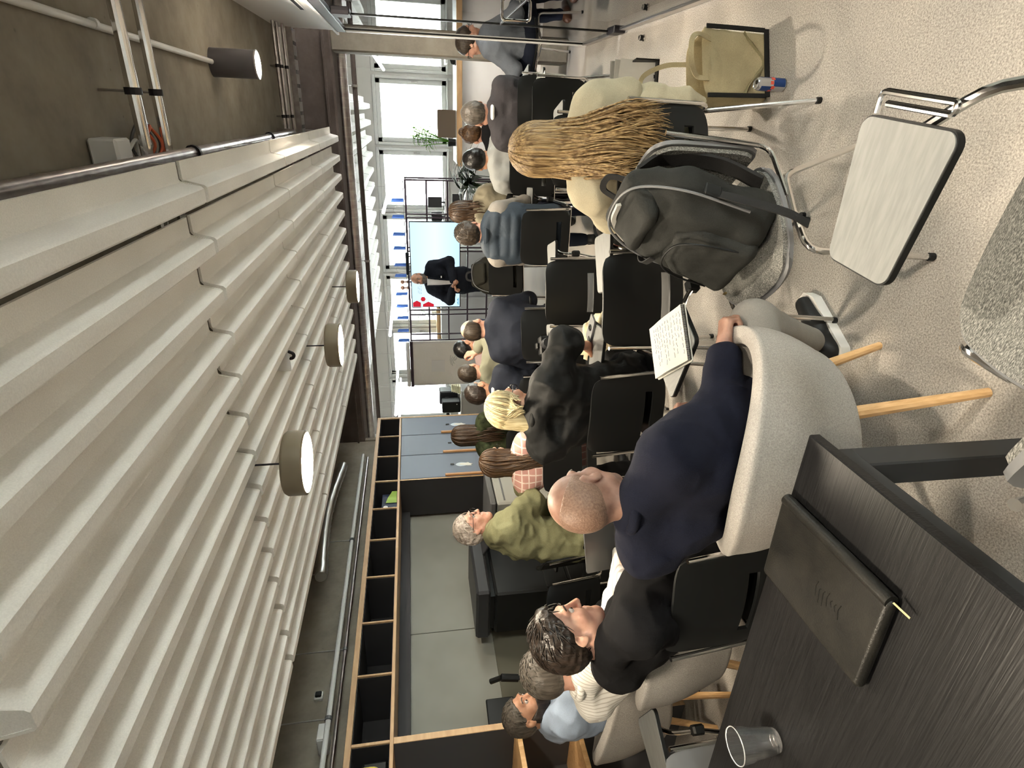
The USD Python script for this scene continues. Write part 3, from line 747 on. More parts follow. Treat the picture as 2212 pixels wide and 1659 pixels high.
part(lp, 'logo', move(lathe([(0, 0), (.011, 0), (.011, .002), (0, .002)], 16), (0, -.010, .12), rx=97), 'dark_plastic')
bt = thing('boot', 'dark ankle boot standing on the bar counter near the column', 'boot', (.62, 7.68, 1.06))
B = Blend().chain([(.04, 0, .20), (.04, 0, .10), (.02, 0, .045)], [.05, .045, .045], .02).chain([(.02, 0, .04), (-.06, 0, .035), (-.11, 0, .03)], [.042, .036, .028], .02)
part(bt, 'upper', B.build(.012), 'black_plastic', True)
part(bt, 'sole', rprism([(-.14, -.03), (.06, -.035), (.075, .0), (.06, .035), (-.14, .03)], .02, .012), 'dark_plastic')

def leaf(base, d, L, w, droop=.3, n=6, roll=0):
    """One leaf as a thin curved blade."""
    d = np.asarray(d, float) / np.linalg.norm(d)
    s = np.cross(d, (0, 0, 1)); s /= np.linalg.norm(s) + 1e-9
    P = []
    for i in range(n + 1):
        t = i / n
        c = np.asarray(base, float) + d * L * t + np.array((0, 0, -droop * L * t * t))
        ww = w * math.sin(math.pi * min(1, .08 + .92 * t) ** .8) * .5 + .0006
        P.append([c - s * ww, c + (0, 0, -.15 * ww), c + s * ww])
    return sheet(np.array(P), .0012)
mat('leaf_bright', {'t': ('object_info', {}), 'd': ('diffuse_bsdf', {'color': (.13, .30, .06)}), 'tr': ('translucent_bsdf', {'color': (.25, .48, .10)}), 'm': ('mix_closure', {'fac': .45})}, [('d.BSDF', 'm.closure1'), ('tr.BSDF', 'm.closure2')], 'm.closure')
mat('leaf_dark', {'d': ('principled_bsdf', {'base_color': (.022, .042, .018), 'roughness': .4}), 'tr': ('translucent_bsdf', {'color': (.05, .10, .03)}), 'm': ('mix_closure', {'fac': .2})}, [('d.BSDF', 'm.closure1'), ('tr.BSDF', 'm.closure2')], 'm.closure')
def plant(name, label, loc, stems, h, spread, L, w, m, pot, potm, nl, droop=.4, seed=1, palm=False):
    g = np.random.default_rng(seed)
    t = thing(name, label, 'plant', loc)
    part(t, 'pot', lathe([(0, 0), (pot[0] * .8, 0), (pot[0], pot[1]), (pot[0] * .92, pot[1]), (pot[0] * .85, pot[1] * .9), (0, pot[1] * .9)], 24), potm)
    for k in range(stems):
        a = g.uniform(0, 2 * np.pi)
        top = np.array([math.cos(a) * spread * g.uniform(.2, 1), math.sin(a) * spread * g.uniform(.2, 1), pot[1] + h * g.uniform(.55, 1)])
        b = np.array([math.cos(a) * pot[0] * .4, math.sin(a) * pot[0] * .4, pot[1] * .9])
        line = spline([b, b * .5 + top * .5 + (0, 0, .06), top], 5)
        part(t, 'stem', tube(line, .004, 5), m)
        for i in range(nl):
            u = 1.0 if palm else g.uniform(.35, 1)
            p = line[min(len(line) - 1, int(u * (len(line) - 1)))]
            aa = g.uniform(0, 2 * np.pi)
            part(t, 'leaf', leaf(p, (math.cos(aa), math.sin(aa), g.uniform(.0, 1.1 if palm else .6)), L * g.uniform(.7, 1.2), w, droop), m)
    return t
plant('potted_bamboo', 'bright green bamboo-like plant on the bar counter by the laptop', (-.36, 7.72, 1.06), 11, .50, .20, .12, .022, 'leaf_bright', (.05, .09), 'black_plastic', 9, seed=3)
plant('potted_plant', 'small green plant on the far windowsill seen through the glass', (1.05, 11.0, 1.0), 6, .22, .10, .10, .02, 'leaf_bright', (.05, .08), 'white_plastic', 6, seed=5)
plant('potted_plant', 'second small green plant on the far windowsill seen through the glass', (1.5, 11.0, 1.0), 5, .18, .10, .10, .02, 'leaf_bright', (.05, .08), 'white_plastic', 6, seed=6)
plant('potted_plant', 'light green spidery plant on the sill behind the left part of the grid', (-3.88, 11.6, 1.20), 7, .34, .14, .13, .02, 'leaf_bright', (.06, .10), 'white_plastic', 7, seed=8)
plant('potted_palm', 'large dark green palm plant in front of the right end of the grid', (-.74, 7.1, .30), 6, .55, .13, .44, .055, 'leaf_dark', (.13, .26), 'black_plastic', 9, droop=.45, seed=11, palm=True)
single('plant_stand', cat(box(-.92, -.56, 6.92, 7.28, .26, .30, .004), *[box(x - .012, x + .012, y - .012, y + .012, 0, .26) for x in (-.90, -.58) for y in (6.94, 7.26)]), 'black_metal', 'low black metal stand under the large palm', 'stand')
for i, (x, z) in enumerate(((1.05, .96), (1.5, .96))):
    pass
single('sill_shelf', box(.7, 4.0, 10.8, 11.2, .955, 1.0, .004), 'window_white', 'white shelf below the far windows with two small plants, seen through glass', 'shelf')
single('sill_shelf', cat(box(-4.6, -3.3, 11.4, 11.8, 1.15, 1.20, .004), box(-4.6, -3.3, 11.75, 11.8, 0, 1.15)), 'counter_wood', 'wooden shelf with the spidery plant behind the grid', 'shelf')

# black steel grid with the screen
gd = thing('steel_grid', 'black steel room-divider grid behind the screen', 'room divider', (0, 9.40, 0))
gx = [-.99, -1.50, -1.555, -2.03, -2.09, -2.55, -2.60, -3.09, -3.17, -3.64]
for x in gx:
    part(gd, 'upright', box(x - .011, x + .011, -.011, .011, 0, 1.73), 'grid_metal')
for x in (-.99, -3.64):
    part(gd, 'upright', box(x - .011, x + .011, .29, .31, 0, 1.73), 'grid_metal')
for z in (1.725, 1.40, 1.07, .75, .42, .10):
    part(gd, 'rail', box(-3.65, -.98, -.013, .013, z - .013, z + .013), 'grid_metal')
part(gd, 'rail', box(-3.65, -.98, .29, .31, 1.71, 1.735), 'grid_metal')
tv = thing('display_screen', 'large wall screen showing a pale blue slide with red hexagons', 'screen', (-2.295, 9.28, 1.285))
part(tv, 'bezel', box(-.705, .705, -.02, .05, -.405, .405, .006), 'black_plastic')
mat('screen_glow', {'t': ('texture_coordinate', {}), 's': ('separate_xyz', {}), 'mr': ('map_range', {'from_min': -.4, 'from_max': .4}), 'r': ('rgb_ramp', {'ramp': [(0, (.50, .78, 1.0)), (.5, (.70, .88, 1.0)), (1, (.56, .80, 1.0))]}), 'e': ('emission', {'strength': .34})},
    [('t.object', 's.vector'), ('s.z', 'mr.value'), ('mr.result', 'r.fac'), ('r.color', 'e.color')], 'e.emission')
part(tv, 'bracket', cat(box(-.3, -.24, .05, .108, -.3, .3), box(.24, .3, .05, .108, -.3, .3)), 'black_metal')
part(tv, 'picture', box(-.692, .692, -.023, -.02, -.392, .392), 'screen_glow')
emit('slide_red', (.75, .03, .05), .22)
emit('slide_blue', (.05, .35, .72), .18)
emit('slide_grey', (.45, .58, .75), .26)
def flat(poly):
    m = prism(np.asarray(poly), .001)
    v = np.array(m.vertices)
    m.vertices = np.stack([v[:, 0], -.0235 - v[:, 2] , v[:, 1]], 1)
    m.invert()
    return m
def hexa(cx, cz, r):
    a = np.arange(6) * np.pi / 3 + np.pi / 6
    return np.stack([cx + r * np.cos(a), cz + r * np.sin(a)], 1)
part(tv, 'hexagon', flat(hexa(-.56, .215, .042)), 'slide_red')
part(tv, 'hexagon', flat([(-.69, .385), (-.62, .385), (-.585, .32), (-.62, .255), (-.69, .255)]), 'slide_red')
part(tv, 'hexagon', flat([(-.69, .22), (-.65, .22), (-.605, .13), (-.65, .04), (-.69, .04)]), 'slide_red')
part(tv, 'lettering', cat(*[flat([(-.665 + i * .018, -.375), (-.654 + i * .018, -.375), (-.654 + i * .018, -.362 + .006 * (i % 3)), (-.665 + i * .018, -.362 + .006 * (i % 3))]) for i in range(7)]), 'slide_blue')
part(tv, 'lettering', cat(*[flat([(-.47 + .016 * i, .285 - .025 * j), (-.459 + .016 * i, .285 - .025 * j), (-.459 + .016 * i, .297 - .025 * j), (-.47 + .016 * i, .297 - .025 * j)]) for i in range(9) for j in range(3) if (i + j) % 4]), 'slide_grey')
sb = thing('camera_bar', 'slim black conference camera bar on top of the screen', 'camera', (-2.26, 9.26, 1.735))
part(sb, 'body', rbox(.37, .06, .045, .02), 'black_plastic', True)
for x in (-.12, 0, .12):
    part(sb, 'bracket', box(x - .008, x + .008, -.01, .01, -.045, -.02), 'black_metal')
plain('copper', (.42, .22, .15), .35, .6)
for i, x in enumerate((-2.60, -2.70)):
    k = thing('copper_knob', ('right', 'left')[i] + ' copper-coloured knob on top of the grid above the presenter', 'ornament', (x, 9.40, 1.738))
    part(k, 'stem', lathe([(0, 0), (.03, 0), (.012, .035), (.010, .06), (0, .06)], 14), 'copper')
    part(k, 'ball', move(trimesh.creation.icosphere(2, .034), (0, 0, .092)), 'copper', True)
plain('blue_tag', (.06, .17, .55), .5)
BL = [-1.29, -1.54, -1.81, -2.03, -2.30, -2.48, -2.79, -3.0, -3.21, -3.44, -3.62]
ordn = ['first', 'second', 'third', 'fourth', 'fifth', 'sixth', 'seventh', 'eighth', 'ninth', 'tenth', 'eleventh']
for i, x in enumerate(BL):
    t = thing('blue_card', f'{ordn[i]} blue card, counted from the palm, hung above the black grid', 'card', (x, 9.36, 1.76), group='blue cards on wire loops above the grid')
    part(t, 'card', prism([(-.028, 0), (.028, .015), (.028, .17), (-.028, .185)], .004), 'blue_tag') if False else part(t, 'card', sheet(np.array([[(-.026 + .052 * u, .012 * math.sin(3 * u), v * (.19 - .02 * u)) for v in (0, .5, 1)] for u in np.linspace(0, 1, 5)]), .004), 'blue_tag')
    a = np.linspace(-.5, np.pi + .5, 16)
    part(t, 'wire', tube(np.stack([.10 + .075 * np.cos(a) * .8, .02 + 0 * a, .06 + .10 * np.sin(a)], 1), .003, 5), 'steel')
single('card_rail', tube([(-1.0, 9.38, 1.757), (-3.66, 9.38, 1.757)], .006, 6), 'steel', 'thin steel rail above the grid carrying the blue cards', 'rail')
for i, (x, z, w, h_) in enumerate(((-1.33, 1.105, .16, .22), (-1.55, 1.105, .14, .17), (-1.3, .78, .2, .16))):
    t = thing('desk_monitor', ('small black monitor on the grid near the palm', 'second small black monitor next to it on the grid, nearer the screen', 'small black monitor on the lower tier of the grid')[i], 'monitor', (x, 9.5, z))
    part(t, 'screen', box(-w / 2, w / 2, -.012, .012, .05, .05 + h_, .006), 'dark_plastic')
    part(t, 'stand', cat(box(-.012, .012, -.01, .01, 0.006, .07), box(-.06, .06, -.05, .05, 0, .008)), 'black_metal')
single('grid_shelf', cat(box(-2.0, -1.0, 9.42, 9.70, 1.085, 1.105), box(-2.0, -1.0, 9.42, 9.70, .76, .78)), 'white_plastic', 'white double shelf behind the right part of the grid', 'shelf')
plain('purple_screen', (.40, .38, .66), .4)
pb = thing('lilac_board', 'pale lilac panel standing by the palm', 'panel', (-.93, 6.9, .60))
part(pb, 'board', box(-.12, .12, -.01, .01, 0, .27, .003), 'purple_screen')
part(pb, 'stem', box(-.01, .01, -.01, .01, -.6, 0), 'black_metal')
single('grey_sideboard', cat(box(-4.05, -3.2, 10.4, 10.8, 0, 1.15, .01), box(-3.2, -2.3, 10.5, 10.9, 0, .82, .01)), 'wall_grey', 'grey sideboard behind the left part of the grid', 'sideboard')
plain('dark_blue', (.02, .035, .10), .8)
oc = thing('office_chair', 'dark blue office chair beyond the balding man in blue', 'chair', (-2.72, 7.3, 0))
part(oc, 'backrest', move(rbox(.34, .32, .06, .025), (0, 0, .66), rx=76), 'dark_blue', True)
part(oc, 'seat', move(rbox(.40, .40, .07, .03), (0, .22, .45)), 'dark_blue', True)
part(oc, 'stem', tube([(0, .22, .42), (0, .22, .06)], .022, 10), 'black_metal')
part(oc, 'back_bar', tube([(0, .05, .55), (0, .10, .42), (0, .22, .42)], .015, 8), 'black_metal')
for k in range(5):
    part(oc, 'foot', tube([(0, .22, .07), (.25 * math.cos(k * 1.257), .22 + .25 * math.sin(k * 1.257), .03)], .016, 8), 'black_metal')

# flip chart
fc = thing('flip_chart', 'white flip chart with a plain poster, left of the screen', 'flip chart', (-3.48, 8.0, 0))
part(fc, 'board', box(-.365, .365, 0, .02, .84, 1.70, .006), 'white_plastic')
part(fc, 'clamp_bar', box(-.37, .37, -.03, .005, 1.69, 1.735, .006), 'grid_metal')
part(fc, 'top_roll', tube([(-.36, -.01, 1.765), (.36, -.01, 1.765)], .028, 16), 'white_plastic')
part(fc, 'paper', wrinkle(sheet(np.array([[(-.33 + .66 * u, -.012 - .006 * math.sin(7 * v), .87 + .82 * v) for v in np.linspace(0, 1, 24)] for u in np.linspace(0, 1, 20)]), .002), .006, 6, 2), 'chart_paper', True)
part(fc, 'poster', box(-.13, .06, -.026, -.022, 1.22, 1.42), 'white_plastic')
part(fc, 'pale_sketch', cat(*[tube(spline([(.02 + .06 * math.cos(k), -.026, 1.04 + .02 * k), (.06, -.026, 1.06 + .02 * k), (.12 + .02 * math.sin(k * 2), -.026, 1.03 + .025 * k)]), .003, 4) for k in range(5)]), 'wall_grey')
for x, y in ((-.3, .0), (.3, .0), (0, .55)):
    part(fc, 'leg', tube([(x * .8, .03, 1.5 if y else .9), (x, y + .03, 0)], .013, 8), 'steel')
gb = thing('storage_unit', 'grey storage unit left of the flip chart with dark boxes on it', 'cabinet', (-4.55, 8.5, 0))
part(gb, 'body', box(-.5, .42, -.2, .3, 0, .93, .008), 'wall_grey')
part(gb, 'top', box(-.52, .44, -.22, .32, .93, .955, .004), 'white_plastic')
db = thing('speaker_box', 'black rounded box with a white dot, on the grey storage unit', 'speaker', (-4.42, 8.4, .955))
part(db, 'body', move(rbox(.2, .18, .30, .02), (0, 0, .15)), 'black_plastic', True)
part(db, 'dot', move(lathe([(0, 0), (.009, 0), (.009, .003), (0, .003)], 12), (.06, -.089, .06), rx=90), 'white_plastic')
db = thing('coffee_machine', 'dark coffee machine on the grey storage unit behind the black box', 'coffee machine', (-4.36, 8.65, .955))
part(db, 'body', box(-.12, .12, -.1, .1, 0, .33, .015), 'dark_plastic')
part(db, 'spout', box(-.03, .03, -.14, -.1, .18, .24, .006), 'black_plastic')
part(db, 'tray', box(-.1, .1, -.17, -.1, 0, .03, .004), 'steel')
single('stacked_paper', cat(*[box(-4.18 + .01 * k, -4.05 + .01 * k, 8.32, 8.5, .955 + .03 * k, .98 + .03 * k, .004) for k in range(5)]), 'paper_cream', 'small stack of pale papers on the grey storage unit', 'papers')

# ------------------------------------------------------------------ chairs with writing tablets
TAB = [(-.15, -.085), (.14, -.125), (.15, .125), (-.14, .095)]
def seat_sheet(th, dz=0.0, s=1.0):
    P = []
    for a in np.linspace(-1, 1, 15):
        row = []
        for b in np.linspace(-1, 1, 15):
            x, y = a * math.sqrt(1 - .40 * b * b * abs(a) ** 3), b * math.sqrt(1 - .40 * a * a * abs(b) ** 3)
            z = .452 - .016 * (1 - x * x) * (1 - y * y) - (.035 * max(0, y - .7) ** 2 / .09 if y > .7 else 0)
            row.append((x * .215 * s, y * .215 * s + .005, z + dz))
        P.append(row)
    return sheet(np.array(P), th)
def back_sheet(th, dy=0.0, s=1.0, slot=True):
    us, vs = np.linspace(-1, 1, 21), np.linspace(0, 1, 19)
    P = []
    for u in us:
        row = []
        for v in vs:
            e = abs(2 * v - 1)
            w = .205 * s * (1 - .10 * e ** 7) * (1 - .05 * v)
            zz = .515 + (v - .5) * .375 * s * math.sqrt(1 - .20 * abs(u) ** 6) + .13
            row.append((u * w, -.215 - .075 * (zz - .46) - .03 * (1 - u * u) + dy, zz))
        P.append(row)
    mask = np.ones((20, 18), bool)
    if slot:
        mask[5:15, 3:5] = False
        mask[4, 3:5] = False; mask[15, 3:5] = False
    return sheet(np.array(P), th, mask)
def tablet_parts(t, at, rz, z=.70, sc=1.0):
    c, s = math.cos(math.radians(rz)), math.sin(math.radians(rz))
    q = [(at[0] + x * c - y * s, at[1] + x * s + y * c) for x, y in (np.array(TAB) * sc)]
    part(t, 'tablet_edge', rprism(q, .025, .014, z - .016), 'black_plastic')
    part(t, 'tablet_top', rprism([((x - at[0]) * .975 + at[0], (y - at[1]) * .975 + at[1]) for x, y in q], .022, .003, z - .0025), 'tablet_top')
    ex, ey = at[0] + .11 * c, at[1] + .11 * s
    part(t, 'tablet_arm', cat(tube(bend([(.225, -.02, .435), (.255, .05, .56), (.255, at[1] * .6, z - .05), (ex, ey, z - .02)], .05), .010, 10), tube([(ex - .06 * c, ey - .06 * s, z - .02), (ex + .01, ey, z - .02)], .012, 8)), 'chrome')
    part(t, 'hinge', cat(box(.235, .275, .02, .07, .53, .58, .008), lathe([(0, 0), (.001, 0)], 8)) if False else box(.235, .275, .02, .07, .53, .58, .008), 'black_plastic')
def make_chair(name, label, loc, rz, pad='black_plastic', tab=((.19, .13), 6), shell='black_plastic', group=None, slot=True):
    t = thing(name, label, 'chair', (*loc, 0), rz, group)
    part(t, 'seat', seat_sheet(.014), shell, 40)
    if pad != shell:
        part(t, 'seat_pad', seat_sheet(.016, .013, .95), pad, 40, 'heather grey upholstered seat pad')
        part(t, 'back_pad', back_sheet(.014, .013, .93, False), pad, 40, 'heather grey upholstered back pad')
    part(t, 'backrest', back_sheet(.013, slot=slot), shell, 40)
    for s in (-1, 1):
        part(t, 'leg', tube(bend([(s * .228, .215, 0), (s * .218, .185, .425), (s * .218, .05, .432)], .05), .0105, 10), 'chrome')
        part(t, 'leg', tube(bend([(s * .232, -.27, 0), (s * .215, -.10, .425), (s * .215, .06, .432)], .04), .0105, 10), 'chrome')
        part(t, 'back_upright', tube(bend([(s * .212, -.02, .435), (s * .212, -.215, .445), (s * .206, -.262, .80)], .05), .009, 10), 'chrome')
        for y in (.215, -.27):
            part(t, 'foot_cap', tube([(s * .229, y, .018), (s * .230, y * 1.005, 0)], .013, 10), 'black_plastic')
    part(t, 'crossbar', tube([(-.215, .07, .418), (.215, .07, .418)], .008, 8), 'chrome')
    part(t, 'crossbar', tube([(-.215, -.10, .418), (.215, -.10, .418)], .008, 8), 'chrome')
    if tab:
        tablet_parts(t, *tab)
    return t
def chair_at(backx, backy, rz):
    """Floor point of a chair whose backrest stands at (backx, backy)."""
    a = math.radians(rz)
    return (backx - .235 * math.sin(a), backy + .235 * math.cos(a))
G = 'black chairs with writing tablets'
c_mid1 = make_chair('tablet_chair', 'empty black chair with folded-out tablet directly behind the notebook with handwriting', chair_at(-.72, 2.28, 18), 18, group=G)
for bx_, by_, rz, lab in (
        (-1.0, 3.34, 16, 'empty black chair in front of the empty one behind the notebook'),
        (-.845, 4.25, 2, 'black chair under the man in the quilted vest'),
        (-1.55, 4.05, 24, 'black chair under the balding man in the dark blue shirt'),
        (-1.29, 2.28, 2, 'black chair under the blonde person in the black jacket'),
        (-1.52, 3.20, 18, 'empty black chair with the camera on its tablet'),
        (-2.10, 3.10, 22, 'black chair under the woman in the pink checked shirt'),
        (-2.88, 4.50, 25, 'black chair under the woman sitting by the blue lockers'),
        (-.42, 4.88, 13, 'black chair under the man in the white shirt'),
        (.02, 4.05, 12, 'empty black chair behind the man in the grey sweater'),
        (.06, 4.62, 10, 'black chair under the man in the grey sweater'),
        (-.19, 3.42, 12, 'empty black chair mostly hidden behind the blonde hair'),
        (-.14, 2.28, 14, 'black chair under the woman with long blonde hair'),
        (-1.47, 1.28, 4, 'black chair under the dark-haired man in the black T-shirt'),
        (-2.23, 5.30, 14, 'black chair under the person in the pink shirt'),
        (-2.22, 4.66, 18, 'black chair under the man in the sage shirt'),
        (-2.10, 4.0, 18, 'black chair under the man with the white collar'),
        (-.80, 5.0, 10, 'black chair under the woman in the beige jacket'),
        (-1.62, 6.05, 20, 'black chair carrying the dark olive backpack'),
        (-.22, 5.75, 10, 'black chair under the woman with the hair bun'),
        (-2.86, 2.98, -42, 'black chair under the grey-haired man in the olive jacket'),
        (-3.0, 2.72, 5, 'empty black chair in front of the dark niche')):
    dup(c_mid1, (*chair_at(bx_, by_, rz), 0), rz, lab, G)
c_bp = make_chair('upholstered_chair', 'heather grey upholstered tablet chair holding the black backpack', (-.37, 1.87), 135, 'heather', ((.22, .32), 20), 'grey_plastic', slot=False)
c_near = make_chair('upholstered_chair', 'heather grey upholstered tablet chair at the bottom right, nearest the camera', (-.215, .785), -6, 'heather', None, 'grey_plastic')
UsdGeom.Xformable(c_near).AddScaleOp().Set(Gf.Vec3f(1.1, 1.1, 1.0))
tablet_parts(c_near, (.055, .222), 2, .72, .90)
part(c_near, 'pen_clip', tube(bend([(.19, .29, .735), (.225, .292, .735), (.222, .13, .735), (.205, .13, .735), (.207, .272, .735)], .012), .0055, 8), 'chrome')

# ------------------------------------------------------------------ grey shell armchairs on oak legs
def armchair(label, loc, rz, s=1.0, group=None):
    t = thing('armchair', label, 'armchair', (*loc, 0), rz, group)
    A = np.linspace(-118, 118, 41)
    V = np.linspace(0, 1, 15)
    P = []
    for a in A:
        r = math.radians(a)
        k = abs(a) / 118
        top = .80 - .19 * (3 * (k / 1.0) ** 2 - 2 * k ** 3)
        row = []
        for v in V:
            z = .40 + (top - .40) * v
            f = .80 + .20 * math.sin(min(1, v * 1.25) * math.pi / 2) + .03 * v
            row.append((math.sin(r) * .325 * f * s, -math.cos(r) * .315 * f * s + .02, z))
        P.append(row)
    P = np.array(P)
    m = sheet(P, .055)
    part(t, 'shell', Manifold_smooth(m), 'shell_grey', 50)
    a_ = np.linspace(0, 2 * np.pi, 37)[:-1]
    part(t, 'seat_cushion', lathe_round(.265 * s, .43, .07), 'shell_grey', 50)
    part(t, 'base', move(lathe([(0, 0), (.235 * s, 0), (.255 * s, .03), (0, .03)], 36), (0, 0, .375)), 'shell_grey', 40)
    for x in (-1, 1):
        for y in (-1, 1):
            part(t, 'leg', tube([(x * .15, y * .14, .39), (x * .235, y * .21, 0)], [.021, .014], 10), 'oak')
    part(t, 'leg_brace', cat(tube([(-.16, -.15, .37), (.16, .15, .37)], .012, 6), tube([(-.16, .15, .37), (.16, -.15, .37)], .012, 6)), 'black_metal')
    return t
def lathe_round(R, z, h):
    return lathe([(0, z - h / 2), (R - .02, z - h / 2), (R, z - h / 2 + .02), (R, z + h / 2 - .025), (R - .03, z + h / 2), (0, z + h / 2 + .006)], 40)
def Manifold_smooth(m):
    """Rounds a plate's rim."""
    m = m.copy()
    m.merge_vertices()
    m = m.subdivide()
    trimesh.smoothing.filter_taubin(m, .5, .53, 8)
    m.fix_normals()
    return m
armchair('grey fabric shell armchair under the bald man in the navy sweater', (-.92, 1.42), 3, 1.0)
armchair('grey fabric shell armchair under the man in the striped white shirt', (-2.02, 1.72), -4, 1.06)
armchair('grey fabric shell armchair under the bearded man in the pale blue shirt', (-2.86, 2.0), -15, 1.06)

# ------------------------------------------------------------------ black desk in the foreground
ds = thing('desk', 'black ash desk in the foreground with a folder and a cup on it', 'desk', (-1.50, .42, 0))
part(ds, 'desktop', box(-.92, .86, -.75, .58, .712, .74, .003), 'desk_ash')
for sx in (.80, -.86):
    part(ds, 'side_rail', box(sx - .03, sx + .03, -.70, .56, .64, .705, .004), 'desk_frame')
    for yy in (.525, -.66):
        part(ds, 'leg', box(sx - .03, sx + .03, yy - .035, yy + .035, 0, .645, .004), 'desk_frame')
part(ds, 'cross_rail', box(-.86, .80, .42, .46, .66, .71, .003), 'desk_frame')
fo = thing('leather_folder', 'black zipped leather folder lying on the black desk', 'folder', (-.92, .82, .741), rz=1.5)
part(fo, 'cover', move(rbox(.232, .345, .026, .012, 14), (0, 0, .0135)), 'leather', True)
part(fo, 'spine_roll', tube([(.112, -.165, .016), (.112, .165, .016)], .0145, 14), 'leather')
part(fo, 'zip', ribbon([(-.1, -.171, .0135), (.09, -.171, .0135), (.114, -.168, .0135)], (0, 0, 1), .002, .006), 'black_plastic')
part(fo, 'zip_pull', tube([(.118, -.172, .02), (.112, -.205, .012)], .0022, 6), 'gold')
part(fo, 'embossing', cat(*[tube(spline([(-.02 + .012 * math.sin(k), -.08 + .012 * k, .0268), (.0, -.075 + .012 * k, .0272), (.01 + .006 * math.cos(k * 2), -.078 + .012 * k, .0268)]), .0012, 4) for k in range(7)]), 'leather')
cu = thing('plastic_cup', 'clear ribbed plastic cup standing on the black desk', 'cup', (-1.44, .80, .741))
prof = [(0, .002), (.028, .0), (.030, .003), (.0305, .012), (.0325, .014), (.0385, .072), (.0400, .074), (.0435, .112), (.0450, .114), (.0445, .116), (.0428, .112), (.0388, .076), (.0315, .016), (.029, .006), (0, .006)]
part(cu, 'wall', lathe(prof, 48), 'clear_plastic', 40)
part(cu, 'rim', lathe([(.0438, .1125), (.0453, .1135), (.0438, .1148), (.0428, .1135), (.0438, .1125)], 48), 'clear_ridge', 40)
part(cu, 'ribs', cat(*[tube([(.0402 * math.cos(a), .0402 * math.sin(a), .078), (.0432 * math.cos(a), .0432 * math.sin(a), .108)], .0007, 4) for a in np.linspace(0, 2 * np.pi, 33)[:-1]]), 'clear_plastic')
part(cu, 'printed_label', lathe([(.0327 + .0061 * t / 1, .014 + .058 * t) for t in (0.3, .9)][0:1] + [(.0388, .072)] , 8) if False else sheet(np.array([[((.0338 + .0048 * v) * math.cos(a), (.0338 + .0048 * v) * math.sin(a), .022 + .046 * v) for v in (0, .5, 1)] for a in np.linspace(-.5, .5, 8)]), .0004), 'clear_plastic')

# ------------------------------------------------------------------ things lying about
def polyline_ink(pts, w=.0006):
    return tube(pts, w, 4)
nb = thing('notebook', 'open ruled notebook with handwriting on the writing tablet', 'notebook', (-.74, 1.82, .701), rz=128)
part(nb, 'back_cover', rprism([(-.145, -.105), (.145, -.105), (.145, .105), (-.145, .105)], .006, .004), 'paper')
for s_, r_ in ((0, 0), (1, 1)):
    pass
part(nb, 'pages', wrinkle(sheet(np.array([[(-.14 + .28 * u, -.10 + .20 * v, .012 + .005 * math.sin(math.pi * u) ** 2) for v in np.linspace(0, 1, 8)] for u in np.linspace(0, 1, 14)]), .010), .001, 20, 3), 'paper', 40)
part(nb, 'spine_coil', tube(np.array([(-.143 + .004 * math.cos(a * 6), -.1 + .2 * a / 60, .012 + .007 * math.sin(a * 6)) for a in np.linspace(0, 60, 360)]), .0008, 4), 'black_plastic')
g = np.random.default_rng(4)
ink = []
for line in range(11):
    x = -.125 + line * .022
    y = -.08
    while y < .06 - .05 * (line % 3 == 1):
        L = g.uniform(.008, .022)
        ink.append(polyline_ink([(x + g.uniform(-.004, .004), y + L * t, .0225 + .005 * math.sin(math.pi * (x + .14) / .28) ** 2 - .004) for t in np.linspace(0, 1, 5)]))
        y += L + .007
part(nb, 'handwriting', cat(*ink), 'ink')
ph = thing('phone', 'black phone in a ring-grip case lying on a tablet, left of the empty chair', 'phone', (-1.02, 2.74, .703), rz=70)
part(ph, 'body', rprism([(-.038, -.078), (.038, -.078), (.038, .078), (-.038, .078)], .012, .010), 'grey_plastic')
part(ph, 'grip_ring', move(lathe([(.012, 0), (.018, 0), (.018, .005), (.012, .005), (.012, 0)], 24), (0, -.01, .010)), 'black_plastic')
part(ph, 'camera_bump', rprism([(-.034, .04), (-.006, .04), (-.006, .073), (-.034, .073)], .006, .003, .010), 'black_plastic')
cm = thing('camera', 'black camera lying on the tablet of an empty chair behind the balding man', 'camera', (-1.46, 3.60, .701), rz=30)
part(cm, 'body', box(-.07, .07, -.035, .035, 0, .085, .012), 'black_plastic')
part(cm, 'lens', move(lathe([(0, 0), (.036, 0), (.036, .05), (.031, .075), (0, .07)], 24), (.01, -.035, .043), rx=90), 'dark_plastic')
part(cm, 'viewfinder', box(-.025, .025, -.025, .025, .085, .108, .008), 'black_plastic')
part(cm, 'strap', ribbon(spline([(-.07, 0, .07), (-.12, .03, .02), (-.10, .10, .008), (0, .11, .02), (.09, .06, .01), (.07, 0, .07)]), (0, 0, 1), .02, .002), 'bag_strap')
lt = thing('laptop', 'grey laptop lying half open on the thigh of the man in the black T-shirt', 'laptop', (-1.78, 1.98, .70), rz=35)
plain('alu', (.10, .10, .098), .4, .5)
part(lt, 'lid', move(rprism([(-.15, 0), (.15, 0), (.15, .21), (-.15, .21)], .01, .006), (0, .10, .004), rx=118), 'alu')
part(lt, 'base', rprism([(-.15, -.11), (.15, -.11), (.15, .10), (-.15, .10)], .01, .012), 'alu')
part(lt, 'emblem', move(lathe([(0, 0), (.012, 0), (.012, .002), (0, .002)], 16), (.0, .10 - .045 - .004, .095), rx=118), 'black_plastic')

